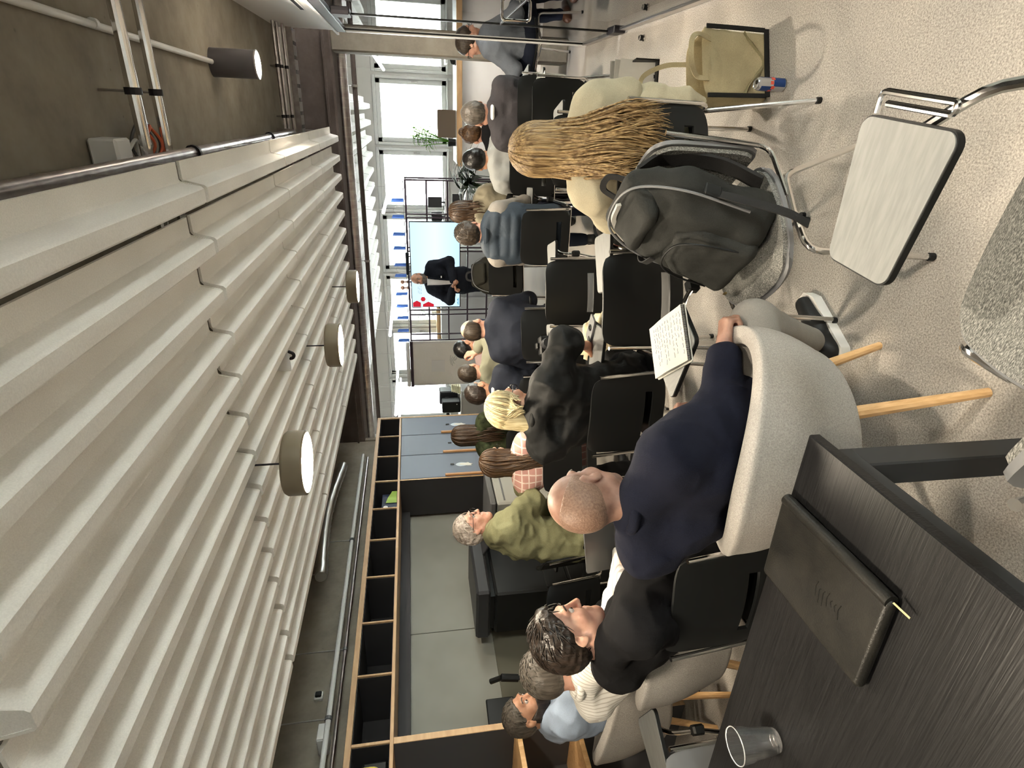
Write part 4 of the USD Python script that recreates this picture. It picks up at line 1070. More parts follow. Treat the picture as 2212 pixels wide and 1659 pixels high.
# tote bag and can
tb = thing('tote_bag', 'olive canvas tote bag with dark leather trim standing on the carpet', 'bag', (.215, 2.80, 0), rz=24)
def tote(w, d, h, th, lean, open_):
    P = []
    n = 48
    for i in range(n + 1):
        a = 2 * np.pi * i / n
        c, s = math.cos(a), math.sin(a)
        e = .42
        row = []
        for v in np.linspace(0, 1, 16):
            X = math.copysign(abs(c) ** e, c) * w / 2 * (1 + .10 * v)
            Yy = math.copysign(abs(s) ** e, s) * d / 2 * (1 + open_ * v * v)
            sag = .05 * v * v * (c * c) + .035 * v * (abs(s) ** 3) * (1 if s > 0 else .2)
            row.append((X, Yy + lean * v, h * v - sag * v + .006))
        P.append(row)
    return wrinkle(sheet(np.array(P), th), .010, 9, 4)
part(tb, 'body', tote(.30, .15, .33, .003, .02, .35), 'canvas', True)
part(tb, 'lining', wrinkle(sheet(np.array([[(x, y, .05 + .06 * (abs(x) / .14) ** 2 + .02 * math.sin(30 * x + 20 * y)) for y in np.linspace(-.085, .09, 10)] for x in np.linspace(-.14, .14, 16)]), .004), .02, 10, 2), 'canvas_inner', True)
for s in (-1, 1):
    part(tb, 'trim', ribbon(bend([(s * .152, -.075, .30), (s * .149, -.078, .15), (s * .146, -.079, .02)], .02), (0, -1, 0), .018, .006), 'bag_strap')
part(tb, 'trim', ribbon([(-.15, -.080, .012), (.15, -.080, .012)], (0, -1, 0), .022, .006), 'bag_strap')
part(tb, 'handle', ribbon(spline([(-.085, -.085, .30), (-.09, -.11, .37), (-.05, -.16, .42), (.03, -.17, .42), (.08, -.13, .37), (.085, -.09, .29)], 8), (0, -1, .4), .022, .004), 'canvas')
part(tb, 'handle', ribbon(spline([(-.085, .125, .29), (-.085, .16, .40), (-.03, .175, .50), (.04, .175, .50), (.085, .15, .40), (.085, .125, .29)], 8), (0, 1, .2), .022, .004), 'canvas')
cn = thing('drink_can', 'slim blue and silver energy drink can on the carpet by the tote bag', 'can', (.155, 2.575, 0), rz=-20)
plain('can_blue', (.03, .08, .28), .3, .6)
plain('can_silver', (.60, .62, .66), .3, .9)
plain('can_red', (.75, .10, .06), .35)
rc = .0265
def can_wrap(a0, a1, z0, z1, dr=0.0):
    return sheet(np.array([[((rc + dr) * math.cos(a), (rc + dr) * math.sin(a), z) for z in np.linspace(z0, z1, 3)] for a in np.linspace(a0, a1, 12)]), .0006)
part(cn, 'body', lathe([(0, .003), (.019, 0), (rc, .008), (rc, .122), (.021, .133), (.0205, .135), (.019, .132), (0, .131)], 36), 'can_silver', 40)
part(cn, 'blue_panel', cat(can_wrap(0, np.pi / 2, .066, .12, .0004), can_wrap(np.pi, 1.5 * np.pi, .066, .12, .0004), can_wrap(np.pi / 2, np.pi, .01, .064, .0004), can_wrap(1.5 * np.pi, 2 * np.pi, .01, .064, .0004)), 'can_blue', True)
part(cn, 'red_emblem', cat(*[can_wrap(a, a + .5, .058 + .008 * (k % 2), .074 + .006 * (k % 2), .0009) for k, a in enumerate(np.linspace(0, 5.7, 9))]), 'can_red', True)
part(cn, 'opening', move(lathe([(0, 0), (.009, 0), (.009, .001), (0, .001)], 14), (.006, 0, .1325)), 'black_plastic')

# papers in a dark organiser on the floor, loose sheets on the chair
og = thing('paper_organiser', 'dark organiser full of white sheets standing on the carpet near the glass wall', 'organiser', (.20, 4.15, 0), rz=10)
part(og, 'case', cat(box(-.10, .13, -.14, .12, 0, .012), box(-.10, -.09, -.14, .12, 0, .10), box(.12, .13, -.14, .12, 0, .16), box(-.10, .13, .11, .12, 0, .12), box(-.10, .13, -.02, -.012, 0, .09)), 'black_plastic')
for k in range(5):
    part(og, 'sheet', move(box(-.105, .105, -.0008, .0008, 0, .24 + .02 * (k % 3)), (.015 + .012 * k, -.10 + .04 * k, .012), rx=-10 + 5 * k, ry=6 - 4 * k), 'paper')
lo_ = thing('paper_sheets', 'two white sheets lying on the tablet of the empty chair at right', 'papers', (.10, 4.34, .702), rz=15)
part(lo_, 'sheet', sheet(np.array([[(-.10 + .2 * u, -.13 + .26 * v, .004 + .012 * u * u) for v in (0, .5, 1)] for u in np.linspace(0, 1, 6)]), .0015), 'paper')
part(lo_, 'sheet', move(box(-.1, .1, -.13, .13, 0, .0015), (.03, .02, .0), rz=12), 'paper')

# backpack on the grey chair
def backpack(name, label, loc, rz, m, s, lean, cat_='backpack', big=True):
    t = thing(name, label, cat_, loc, rz)
    rx = lean
    pf = lambda L: puffy([((x * s, y * s, z * s), r * s) for x, y, z, r in L])
    b = wrinkle(pf([(q * .13, .0, .07, .07) for q in (-1, 1)] + [(q * .13, .0, .30, .065) for q in (-1, 1)] + [(q * .075, .01, .41, .055) for q in (-1, 1)] + [(q * .12, -.055, .07, .06) for q in (-1, 1)] + [(q * .11, -.05, .24, .05) for q in (-1, 1)]), .010, 8, 5, ridge=.8)
    part(t, 'body', move(b, rx=rx), m, True)
    part(t, 'front_pocket', move(wrinkle(pf([(q * .095, -.115, .055, .035) for q in (-1, 1)] + [(q * .085, -.105, .19, .03) for q in (-1, 1)] + [(q * .05, -.095, .24, .025) for q in (-1, 1)]), .007, 11, 8, ridge=.7), rx=rx), m, True)
    part(t, 'lid', move(wrinkle(pf([(q * .09, .0, .44, .03) for q in (-1, 1)] + [(q * .08, -.085, .36, .025) for q in (-1, 1)] + [(q * .10, .02, .40, .03) for q in (-1, 1)]), .005, 12, 3, ridge=.6), rx=rx), m, True)
    part(t, 'pocket_zip', move(tube(spline([(-.11 * s, -.14 * s, .08 * s), (-.095 * s, -.148 * s, .2 * s), (-.05 * s, -.147 * s, .262 * s), (.05 * s, -.147 * s, .262 * s), (.095 * s, -.148 * s, .2 * s), (.11 * s, -.14 * s, .08 * s)]), .004, 6), rx=rx), 'black_plastic')
    part(t, 'main_zip', move(tube(spline([(-.19 * s, -.055 * s, .10 * s), (-.185 * s, -.05 * s, .30 * s), (-.12 * s, -.04 * s, .435 * s), (0, -.035 * s, .468 * s), (.12 * s, -.04 * s, .435 * s), (.185 * s, -.05 * s, .30 * s), (.19 * s, -.055 * s, .10 * s)]), .0045, 6), rx=rx), 'grey_plastic')
    part(t, 'top_handle', move(ribbon(spline([(-.05 * s, .04 * s, .455 * s), (-.03 * s, .045 * s, .51 * s), (.03 * s, .045 * s, .51 * s), (.05 * s, .04 * s, .455 * s)]), (0, 1, 0), .022, .006), rx=rx), 'bag_strap')
    for q in (-1, 1):
        st = part(t, 'shoulder_strap', move(ribbon(spline([(q * .07 * s, .06 * s, .43 * s), (q * .09 * s, .13 * s, .36 * s), (q * .13 * s, .14 * s, .2 * s), (q * .17 * s, .08 * s, .07 * s)]), (0, 1, .1), .055 * s, .012), rx=rx), 'bag_strap')
    part(t, 'side_strap', move(ribbon(spline([(.19 * s, -.03 * s, .22 * s), (.22 * s, -.05 * s, .16 * s), (.24 * s, -.06 * s, .02), (.235 * s, -.07 * s, -.06)]), (1, 0, 0), .03, .004), rx=rx), 'bag_strap')
    part(t, 'buckle', move(box(.186 * s, .205 * s, -.05 * s, -.01 * s, .20 * s, .25 * s, .004), rx=rx), 'black_plastic')
    part(t, 'compression_strap', move(ribbon(spline([(-.19 * s, 0, .30 * s), (-.185 * s, -.06 * s, .30 * s), (-.12 * s, -.12 * s, .30 * s), (-.06 * s, -.135 * s, .29 * s)]), (0, 0, 1), .005, .022), rx=rx), 'bag_strap')
    part(t, 'tag', move(rprism([(-.009, -.005), (.009, -.005), (.009, .005), (-.009, .005)], .004, .002), (-.04 * s, -.166 * s, .10 * s), rx=90 + rx), 'gold')
    return t
backpack('backpack', 'black backpack leaning against the back of the heather grey chair', (-.375, 1.845, .462), -47, 'bag_black', 1.06, -20)
part(_bp := stage.GetPrimAtPath('/World/backpack'), 'white_liner', ribbon(spline([(-.19, .075, .25), (-.16, .10, .38), (-.06, .115, .46), (.04, .115, .475)]), (0, 1, .2), .016, .01), 'paper')
backpack('backpack', 'dark olive backpack standing on a chair in front of the presenter', (-1.66, 6.26, .47), 30, 'bag_olive', 1.12, 0)
def soft_bag(label, loc, rz, sx, sy, sz, m, seed):
    t = thing('soft_bag', label, 'bag', loc, rz)
    B = Blend().cone((-sx / 2 + sy / 2, 0, sy / 2 * .9), (sx / 2 - sy / 2, 0, sy / 2 * .9), sy / 2, sy / 2, .05).cone((-sx * .25, 0, sz - sy * .3), (sx * .25, 0, sz - sy * .3), sy * .3, sy * .3, .12)
    part(t, 'body', wrinkle(B.build(.012), .012, 8, seed, ridge=.6), m, True)
    part(t, 'handle', ribbon(spline([(-.08, 0, sz * .9), (-.06, .02, sz * 1.12), (.06, .02, sz * 1.12), (.08, 0, sz * .9)]), (0, 1, 0), .02, .004), 'bag_strap')
    return t
soft_bag('black bag slumped on the carpet beneath the man in the quilted vest', (-.72, 3.95, 0), 60, .42, .22, .30, 'bag_black', 2)
soft_bag('black bag on the floor under the folding chair at the lower left', (-2.55, 1.28, 0), 30, .40, .20, .28, 'bag_black', 3)
soft_bag('small black bag on the carpet between the armchair legs', (-1.62, 1.55, 0), 20, .16, .10, .12, 'bag_black', 4)
# folded chairs and the stand in the lower left corner
make_chair('upholstered_chair', 'heather grey upholstered tablet chair at the lower left corner behind the desk', (-2.32, 1.08), 60, 'heather', ((.2, .2), 8), 'grey_plastic')
st = thing('stick_stand', 'black gimbal stand held upright beside the bearded man', 'stand', (-3.04, 2.25, 0))
part(st, 'pole', tube([(0, 0, 0), (0, 0, 1.13)], .012, 10), 'black_metal')
part(st, 'head', cat(tube([(0, 0, 1.10), (.02, .0, 1.20)], .022, 12), tube([(.02, 0, 1.20), (-.03, .02, 1.26)], .016, 10)), 'black_plastic')
part(st, 'foot', cat(*[tube([(0, 0, .12), (.2 * math.cos(a), .2 * math.sin(a), 0)], .009, 8) for a in (0, 2.1, 4.2)]), 'black_metal')
wb = thing('monitor', 'black monitor standing on the oak shelf at the left', 'monitor', (-3.62, 2.42, 0), rz=80)
part(wb, 'screen', box(-.13, .11, -.015, .015, 1.06, 1.25, .006), 'black_plastic')
part(wb, 'stand', cat(box(-.02, .02, -.01, .01, .0, 1.1), box(-.12, .12, -.1, .1, 0, .012)), 'black_metal')
mo = thing('desk_clutter', 'dark headset and gear lying on the oak shelf at the left edge', 'headset', (-3.55, 1.86, 1.116))
a = np.linspace(0, np.pi, 20)
part(mo, 'headband', tube(np.stack([.07 * np.cos(a), 0 * a, .05 + .08 * np.sin(a)], 1), .008, 8), 'black_plastic')
for q in (-1, 1):
    part(mo, 'ear_cup', move(lathe([(0, 0), (.035, 0), (.04, .015), (.03, .03), (0, .03)], 20), (q * .075, 0, .04), ry=90 * q), 'dark_plastic')

plain('cream_cloth', (.62, .54, .36), .9)
t = thing('cloth_bag', 'crumpled cream cloth bag under the hand of the blonde person in black', 'bag', (-1.06, 2.84, .46))
part(t, 'body', wrinkle(puffy([((-.10, -.05, .05), .05), ((.08, -.06, .05), .05), ((.06, .08, .05), .05), ((-.06, .05, .20), .03), ((.02, .0, .22), .03)]), .022, 11, 6, ridge=.8), 'cream_cloth', True)
part(t, 'fold', wrinkle(sheet(np.array([[(-.14 + .16 * u, -.10 + .10 * v, .25 - .14 * u * u + .02 * math.sin(9 * v)) for v in np.linspace(0, 1, 8)] for u in np.linspace(0, 1, 8)]), .004), .012, 15, 2), 'cream_cloth', True)

# ------------------------------------------------------------------ people
def skin(name, a, b):
    return mat(name, {'t': ('texture_coordinate', {}), 'n': ('noise_texture', {'scale': 28, 'detail': 4}), 'r': ('rgb_ramp', {'ramp': [(.35, a), (.65, b)]}),
                      'b': ('bump', {'strength': .15, 'distance': .001}), 'p': ('principled_bsdf', {'roughness': .5, 'subsurface_weight': .08, 'subsurface_scale': .01})},
               [('t.object', 'n.vector'), ('n.fac', 'r.fac'), ('r.color', 'p.base_color'), ('n.fac', 'b.height'), ('b.normal', 'p.normal')])
skin('skin_fair', (.52, .27, .19), (.63, .36, .26))
skin('skin_ruddy', (.45, .22, .16), (.58, .33, .25))
skin('skin_tan', (.40, .20, .12), (.50, .27, .17))
skin('skin_bald', (.22, .115, .08), (.32, .185, .135))
def hairmat(name, a, b, rough=.45, sc=(70, 70, 5)):
    return mat(name, {'g': ('geometry', {}), 't': ('texture_coordinate', {}), 'mp': ('mapping', {'scale': sc}), 'n': ('noise_texture', {'scale': 1.5, 'detail': 4}),
                      'ad': ('math', {'math_type': 'multiply_add', 'value2': .45}), 'r': ('rgb_ramp', {'ramp': [(.35, a), (.8, b)]}), 'b': ('bump', {'strength': .6, 'distance': .004}),
                      'p': ('principled_bsdf', {'roughness': rough, 'specular_ior_level': .4})},
               [('t.object', 'mp.vector'), ('mp.vector', 'n.vector'), ('g.random_per_island', 'ad.value1'), ('n.fac', 'ad.value3'), ('ad.value', 'r.fac'), ('r.color', 'p.base_color'), ('n.fac', 'b.height'), ('b.normal', 'p.normal')])
hairmat('hair_blonde', (.12, .068, .025), (.60, .42, .20))
hairmat('hair_bob', (.30, .24, .12), (.66, .57, .36))
hairmat('hair_brown', (.022, .012, .006), (.085, .046, .022))
hairmat('hair_chestnut', (.028, .014, .006), (.12, .062, .026))
hairmat('hair_dark', (.010, .007, .005), (.045, .030, .022), .35)
hairmat('hair_black', (.003, .003, .003), (.012, .010, .009), .35)
hairmat('hair_mid', (.020, .014, .009), (.070, .050, .033))
hairmat('hair_grey', (.05, .042, .034), (.15, .13, .108))
hairmat('hair_silver', (.25, .21, .18), (.62, .55, .49), sc=(50, 50, 20))
hairmat('hair_stubble', (.17, .098, .066), (.28, .178, .128), sc=(120, 120, 120))
plain('eye_white', (.42, .38, .35), .3)
plain('iris', (.03, .02, .015), .2)
plain('glasses_black', (.012, .012, .012), .3)

F = fabric
F('navy_sweat', (.0065, .008, .018), 300, .2, .4, .95, 8, .1)
F('black_tee', (.0045, .0045, .0055), 300, .2, .3, .9)
F('sky_shirt', (.42, .52, .68), 300, .08, .2, .8)
F('olive_jacket', (.20, .20, .11), 200, .15, .3, .75)
F('satin_black', (.007, .0075, .0075), 200, .15, .2, .62)
F('pink_shirt', (.48, .36, .35), 300, .06, .2, .85)
F('sage_shirt', (.23, .23, .17), 300, .08, .2, .85)
F('blue_shirt', (.018, .022, .034), 300, .15, .25, .8)
F('suit_navy', (.006, .008, .014), 300, .15, .2, .8)
F('beige_jacket', (.21, .19, .135), 300, .12, .3, .8)
F('light_shirt', (.29, .30, .29), 300, .06, .2, .85)
F('grey_sweater', (.042, .039, .043), 250, .15, .35, .9)
F('cream_top', (.43, .385, .275), 250, .08, .25, .85)
F('grey_top', (.15, .17, .20), 250, .15, .3, .85)
F('vest_blue', (.036, .050, .068), 250, .12, .2, .6)
F('vest_under', (.27, .25, .225), 250, .1, .2, .85)
F('khaki_top', (.035, .045, .02), 14, .8, .2, .85)
F('white_shirt', (.74, .73, .71), 300, .05, .2, .85)
F('trouser_grey', (.25, .235, .215), 300, .1, .3, .9)
F('trouser_dark', (.007, .007, .008), 300, .2, .3, .9)
F('trouser_olive', (.03, .032, .025), 300, .2, .3, .9)
F('trouser_navy', (.012, .016, .03), 300, .2, .3, .9)
plain('shoe_black', (.012, .012, .012), .5)
plain('shoe_brown', (.10, .04, .02), .4)
plain('sole_white', (.72, .70, .66), .6)
mat('stripe_shirt', {'t': ('texture_coordinate', {}), 'w': ('wave_texture', {'wave_type': 'bands', 'bands_direction': 'x', 'scale': 17, 'distortion': .6, 'detail': 1}), 'r': ('rgb_ramp', {'ramp': [(.0, (.50, .46, .42)), (.18, (.80, .78, .72)), (1, (.84, .82, .78))]}), 'p': ('principled_bsdf', {'roughness': .85})},
    [('t.object', 'w.vector'), ('w.fac', 'r.fac'), ('r.color', 'p.base_color')])
mat('check_shirt', {'t': ('texture_coordinate', {}), 'w': ('wave_texture', {'wave_type': 'bands', 'bands_direction': 'x', 'scale': 6.5, 'distortion': .25, 'detail': 1}), 'w2': ('wave_texture', {'wave_type': 'bands', 'bands_direction': 'z', 'scale': 6.5, 'distortion': .25, 'detail': 1}),
                    'mx': ('math', {'math_type': 'maximum'}), 'r': ('rgb_ramp', {'ramp': [(.90, (.56, .30, .26)), (.97, (.80, .66, .60))]}), 'p': ('principled_bsdf', {'roughness': .85})},
    [('t.object', 'w.vector'), ('t.object', 'w2.vector'), ('w.fac', 'mx.value1'), ('w2.fac', 'mx.value2'), ('mx.value', 'r.fac'), ('r.color', 'p.base_color')])

V3 = lambda *a: np.array(a, float)
def lerp(a, b, t):
    return a + (b - a) * t
def unit(v):
    return v / (np.linalg.norm(v) + 1e-12)
def headframe(yaw, pitch, roll):
    y, p, r = map(math.radians, (yaw, pitch, roll))
    f = V3(-math.sin(y) * math.cos(p), math.cos(y) * math.cos(p), -math.sin(p))
    s = V3(math.cos(y), math.sin(y), 0)
    u = np.cross(s, f)
    s, u = math.cos(r) * s - math.sin(r) * u, math.sin(r) * s + math.cos(r) * u
    return np.stack([s, f, u], 1)
def head_blend(fem=False):
    B = Blend()
    B.ell((0, -.014, .034), (.0755, .096, .088), k=.02)
    B.ell((0, -.045, .01), (.064, .062, .07), k=.03)
    B.ell((0, .032, -.028), (.060, .060, .080), k=.025)
    for s in (-1, 1):
        B.cone((0, .062, -.092), (s * .047, .004, -.058), .022 if fem else .026, .024 if fem else .028, .025)
        B.ball((s * .040, .060, -.022), .024, .025)
        B.ell((s * .080, -.010, -.006), (.009, .020, .031), k=.008)
        B.ball((s * .078, .000, -.030), .009, .008)
    B.cone((-.034, .080, .034), (.034, .080, .034), .013, .013, .02)
    B.cone((0, .090, .020), (0, .110, -.022), .008, .0125, .012)
    for s in (-1, 1):
        B.ball((s * .012, .098, -.028), .008, .008)
        B.cut((s * .031, .104, .010), .016, .012)
        B.cut((s * .088, .000, -.002), .010, .008)
    B.cone((-.017, .088, -.056), (.017, .088, -.056), .0075, .0075, .007)
    B.cone((-.014, .087, -.068), (.014, .087, -.068), .0085, .0085, .006)
    B.ball((0, .072, -.100), .020, .02)
    B.cone((0, -.022, -.03), (0, -.040, -.15), .052 if not fem else .045, .053 if not fem else .046, .03)
    return B
HEADS = {}
def place(m, R, c, s=1.0):
    return trimesh.Trimesh(np.array(m.vertices) * s @ R.T + c, m.faces, process=False)
HAIRLINE = ([-.12, -.055, -.03, -.008, .016, .030, .055, .075, .10], [-.075, -.070, -.035, .012, .014, .040, .055, .080, .09])
def short_hair(th=.010, top=None, hl=HAIRLINE, amp=.003, seed=0, ring=False, front=0.0, h=.005, low=0.0, scale=16):
    B = Blend().ell((0, -.014, .034), (.0755 + th, .096 + th, .088 + th + (top or 0)), k=.02).ell((0, -.045, .01), (.064 + th, .062 + th, .07 + th), k=.03)
    if front:
        B.ell((0, .050, .100), (.058, .040, .028), k=.03)
    clips = [lambda X, Y, Z: np.interp(Y, *hl) - low - Z]
    if ring:
        clips.append(lambda X, Y, Z: Z - (.066 - .55 * (Y + .02)))
    return wrinkle(B.build(h, clips=clips), amp, scale, seed, (1.6, .7, 1.6), .5)
def tufts(n, th, top, hl, low, seed, length=.032, r=.0026, ring=False, flow=(0, -1), front=0.0):
    """Short strands lying on the skull, combed along flow."""
    g = np.random.default_rng(seed)
    out = []
    a = V3(.0755 + th, .096 + th, .088 + th + (top or 0))
    while len(out) < n:
        d = unit(g.normal(size=3))
        p = d * a + (0, -.014, .034)
        if p[2] < np.interp(p[1], *hl) - low + .004 or (ring and p[2] > .05) or (abs(p[0]) > .06 and abs(p[1] + .01) < .03 and p[2] < .03):
            continue
        nrm = unit(d / a)
        dn = V3(flow[0], flow[1], 0) * max(0, nrm[2]) * 1.2 + V3(0, -.25, -1) * (1 - max(0, nrm[2]))
        dn = unit(dn - nrm * (dn @ nrm) + g.normal(0, .25, 3))
        L = length * g.uniform(.6, 1.2)
        lift = .004 + front * max(0, p[1]) * max(0, nrm[2])
        pts = []
        for u in (0, .35, .7, 1):
            q = p + dn * L * u
            e = (q - (0, -.014, .034)) / a
            q = (0, -.014, .034) + e / np.linalg.norm(e) * a * (1 + lift * (1 + 2 * u) * 3)
            pts.append(q)
        out.append(tube(pts, np.array([.8, 1, .7, .15]) * r * g.uniform(.7, 1.2), 4, False))
    return cat(*out)
def shell_long(th, h=.006):
    B = Blend().ell((0, -.014, .034), (.0755 + th, .096 + th, .088 + th), k=.02)
    B.cone((0, -.055, .0), (0, -.07, -.10), .070 + th * .5, .055, .03)
    return B.build(h, clips=[lambda X, Y, Z: np.minimum(Y - np.interp(Z, [-.2, .03, .07, .12], [-.015, .0, .04, .12]), 1)])
def locks(Hc, R, n, zend, vol, r, seed, back, width=.10, open_=62, spread=.03, wave=.008, hs=1.0, zvar=.05, steps=13, parting=0.0, off=.105):
    """Strands from the crown over the skull and down the back, each a thin tapering bundle."""
    g = np.random.default_rng(seed)
    out = []
    bk, rt = unit(np.asarray(back, float)), R[:, 0].copy()
    rt[2] = 0
    rt = unit(rt)
    for i in range(n):
        ph = math.radians(g.uniform(open_, 360 - open_))
        v = vol * g.uniform(.45, 1.05)
        th0 = math.radians(g.uniform(3, 30))
        side = math.sin(ph)
        pts = []
        for th in np.linspace(th0, math.radians(g.uniform(92, 100)), 7):
            k = th / math.radians(95)
            c = V3((.0755 + v) * math.sin(th) * math.sin(ph) + parting * (1 - k), (.096 + v) * math.sin(th) * math.cos(ph) - .014, (.088 + v) * math.cos(th) + .034) * hs
            pts.append(R @ c + Hc)
        p1 = pts[-1]
        ze = zend + g.uniform(-zvar, zvar) + .03 * abs(side)
        T = V3(Hc[0], Hc[1], 0) + rt * (side * width * g.uniform(.6, 1.05) + g.normal(0, .008)) + bk * (off + spread * g.uniform(-.3, 1.0) - .05 * (1 - abs(math.cos(ph / 2)) ) * 0)
        if math.cos(ph) > .05:
            T = V3(Hc[0], Hc[1], 0) + rt * (math.copysign(.098, side)) + bk * g.uniform(-.02, .05)
        a, f1 = 5 * math.sin(2.3 * ph) + g.normal(0, .35), 1.1 + .35 * math.sin(3.1 * ph)
        for u in np.linspace(0, 1, steps)[1:]:
            e = u * u * (3 - 2 * u) if u < .6 else (.648 + (u - .6) * .88)
            q = lerp(p1, T, min(1, e * 1.15))
            w = wave * u * math.sin(a + f1 * 6.28 * u)
            pts.append(V3(q[0], q[1], lerp(p1[2], ze, u)) + rt * w + bk * .4 * w)
        L = len(pts)
        pr = np.interp(np.linspace(0, 1, L), [0, .1, .4, .8, 1], [.5, .9, 1, .7, .12]) * r * g.uniform(.7, 1.25)
        out.append(tube(pts, pr, 5))
    return cat(*out)
def ik(S, W, la, lf, pole):
    d = W - S
    L = np.linalg.norm(d)
    if L > .985 * (la + lf):
        W = S + d / L * .985 * (la + lf)
        d = W - S
        L = np.linalg.norm(d)
    x = (la * la - lf * lf + L * L) / (2 * L)
    h = math.sqrt(max(la * la - x * x, 0))
    u = d / L
    p = pole - u * (pole @ u)
    return S + u * x + unit(p) * h, W
def hand(Wr, d, n, right, curl=.5, hs=1.0, h=.006, spread=.05):
    d, n = unit(d), np.asarray(n, float)
    n = unit(n - d * (n @ d))
    s = np.cross(d, n) * (1 if right else -1)
    B = Blend()
    kn = []
    for i, (o, L) in enumerate(((-.027, .092), (-.009, .096), (.009, .092), (.025, .084))):
        k = Wr + (d * L + s * o) * hs
        kn.append(k)
        B.cone(Wr + (d * .012 + s * o * .6) * hs, k, .0145 * hs, .0115 * hs, .012)
    for i, (k, L) in enumerate(zip(kn, (.075, .083, .077, .060))):
        dd, p, a = d + s * spread * (i - 1.5) * .6, k, 0.0
        for j, (f, rr) in enumerate(((.46, .0090), (.30, .0082), (.24, .0072))):
            a += curl * (1.0, 1.15, .7)[j]
            q = p + unit(math.cos(a) * dd - math.sin(a) * n) * L * f * hs
            B.cone(p, q, (rr + .0008) * hs, rr * hs, .004)
            p = q
    t0 = Wr + (d * .022 - s * .020 - n * .004) * hs
    t1 = t0 + unit(d * .75 - s * .85 - n * .25) * .040 * hs
    t2 = t1 + unit(d * 1.0 - s * (.45 - .8 * curl) - n * .4 * (1 + curl)) * .032 * hs
    t3 = t2 + unit(d * 1.0 + s * .5 * curl - n * .5 * (1 + curl)) * .026 * hs
    B.chain([t0, t1, t2, t3], [.0145 * hs, .0125 * hs, .0105 * hs, .0085 * hs], .008)
    B.cone(Wr - d * .03, Wr + d * .015, .024 * hs, .022 * hs, .02)
    return B.build(h)
def weld(*ms):
    ms = [m for m in ms if m is not None]
    try:
        mm = []
        for m in ms:
            m = m.copy()
            m.merge_vertices()
            x = Manifold(manifold3d.Mesh(np.asarray(m.vertices, np.float32), np.asarray(m.faces, np.uint32)))
            if x.status() != manifold3d.Error.NoError:
                raise ValueError
            mm.append(x)
        u = Manifold.batch_boolean(mm, manifold3d.OpType.Add)
        return tm(u)
    except Exception:
        return cat(*ms)

def glasses(t, R, Hc, hs):
    out = []
    for s in (-1, 1):
        a = np.linspace(0, 2 * np.pi, 21)
        out.append(tube(np.stack([s * .033 + .024 * np.cos(a), .108 + 0 * a, .010 + .019 * np.sin(a)], 1), .0022, 5, False))
        out.append(tube([(s * .057, .106, .016), (s * .082, .06, .016), (s * .085, -.01, .012), (s * .083, -.025, -.008)], .0022, 5))
    out.append(tube([(-.010, .109, .014), (.010, .109, .014)], .002, 5))
    part(t, 'glasses', place(cat(*out), R, Hc, hs), 'glasses_black')

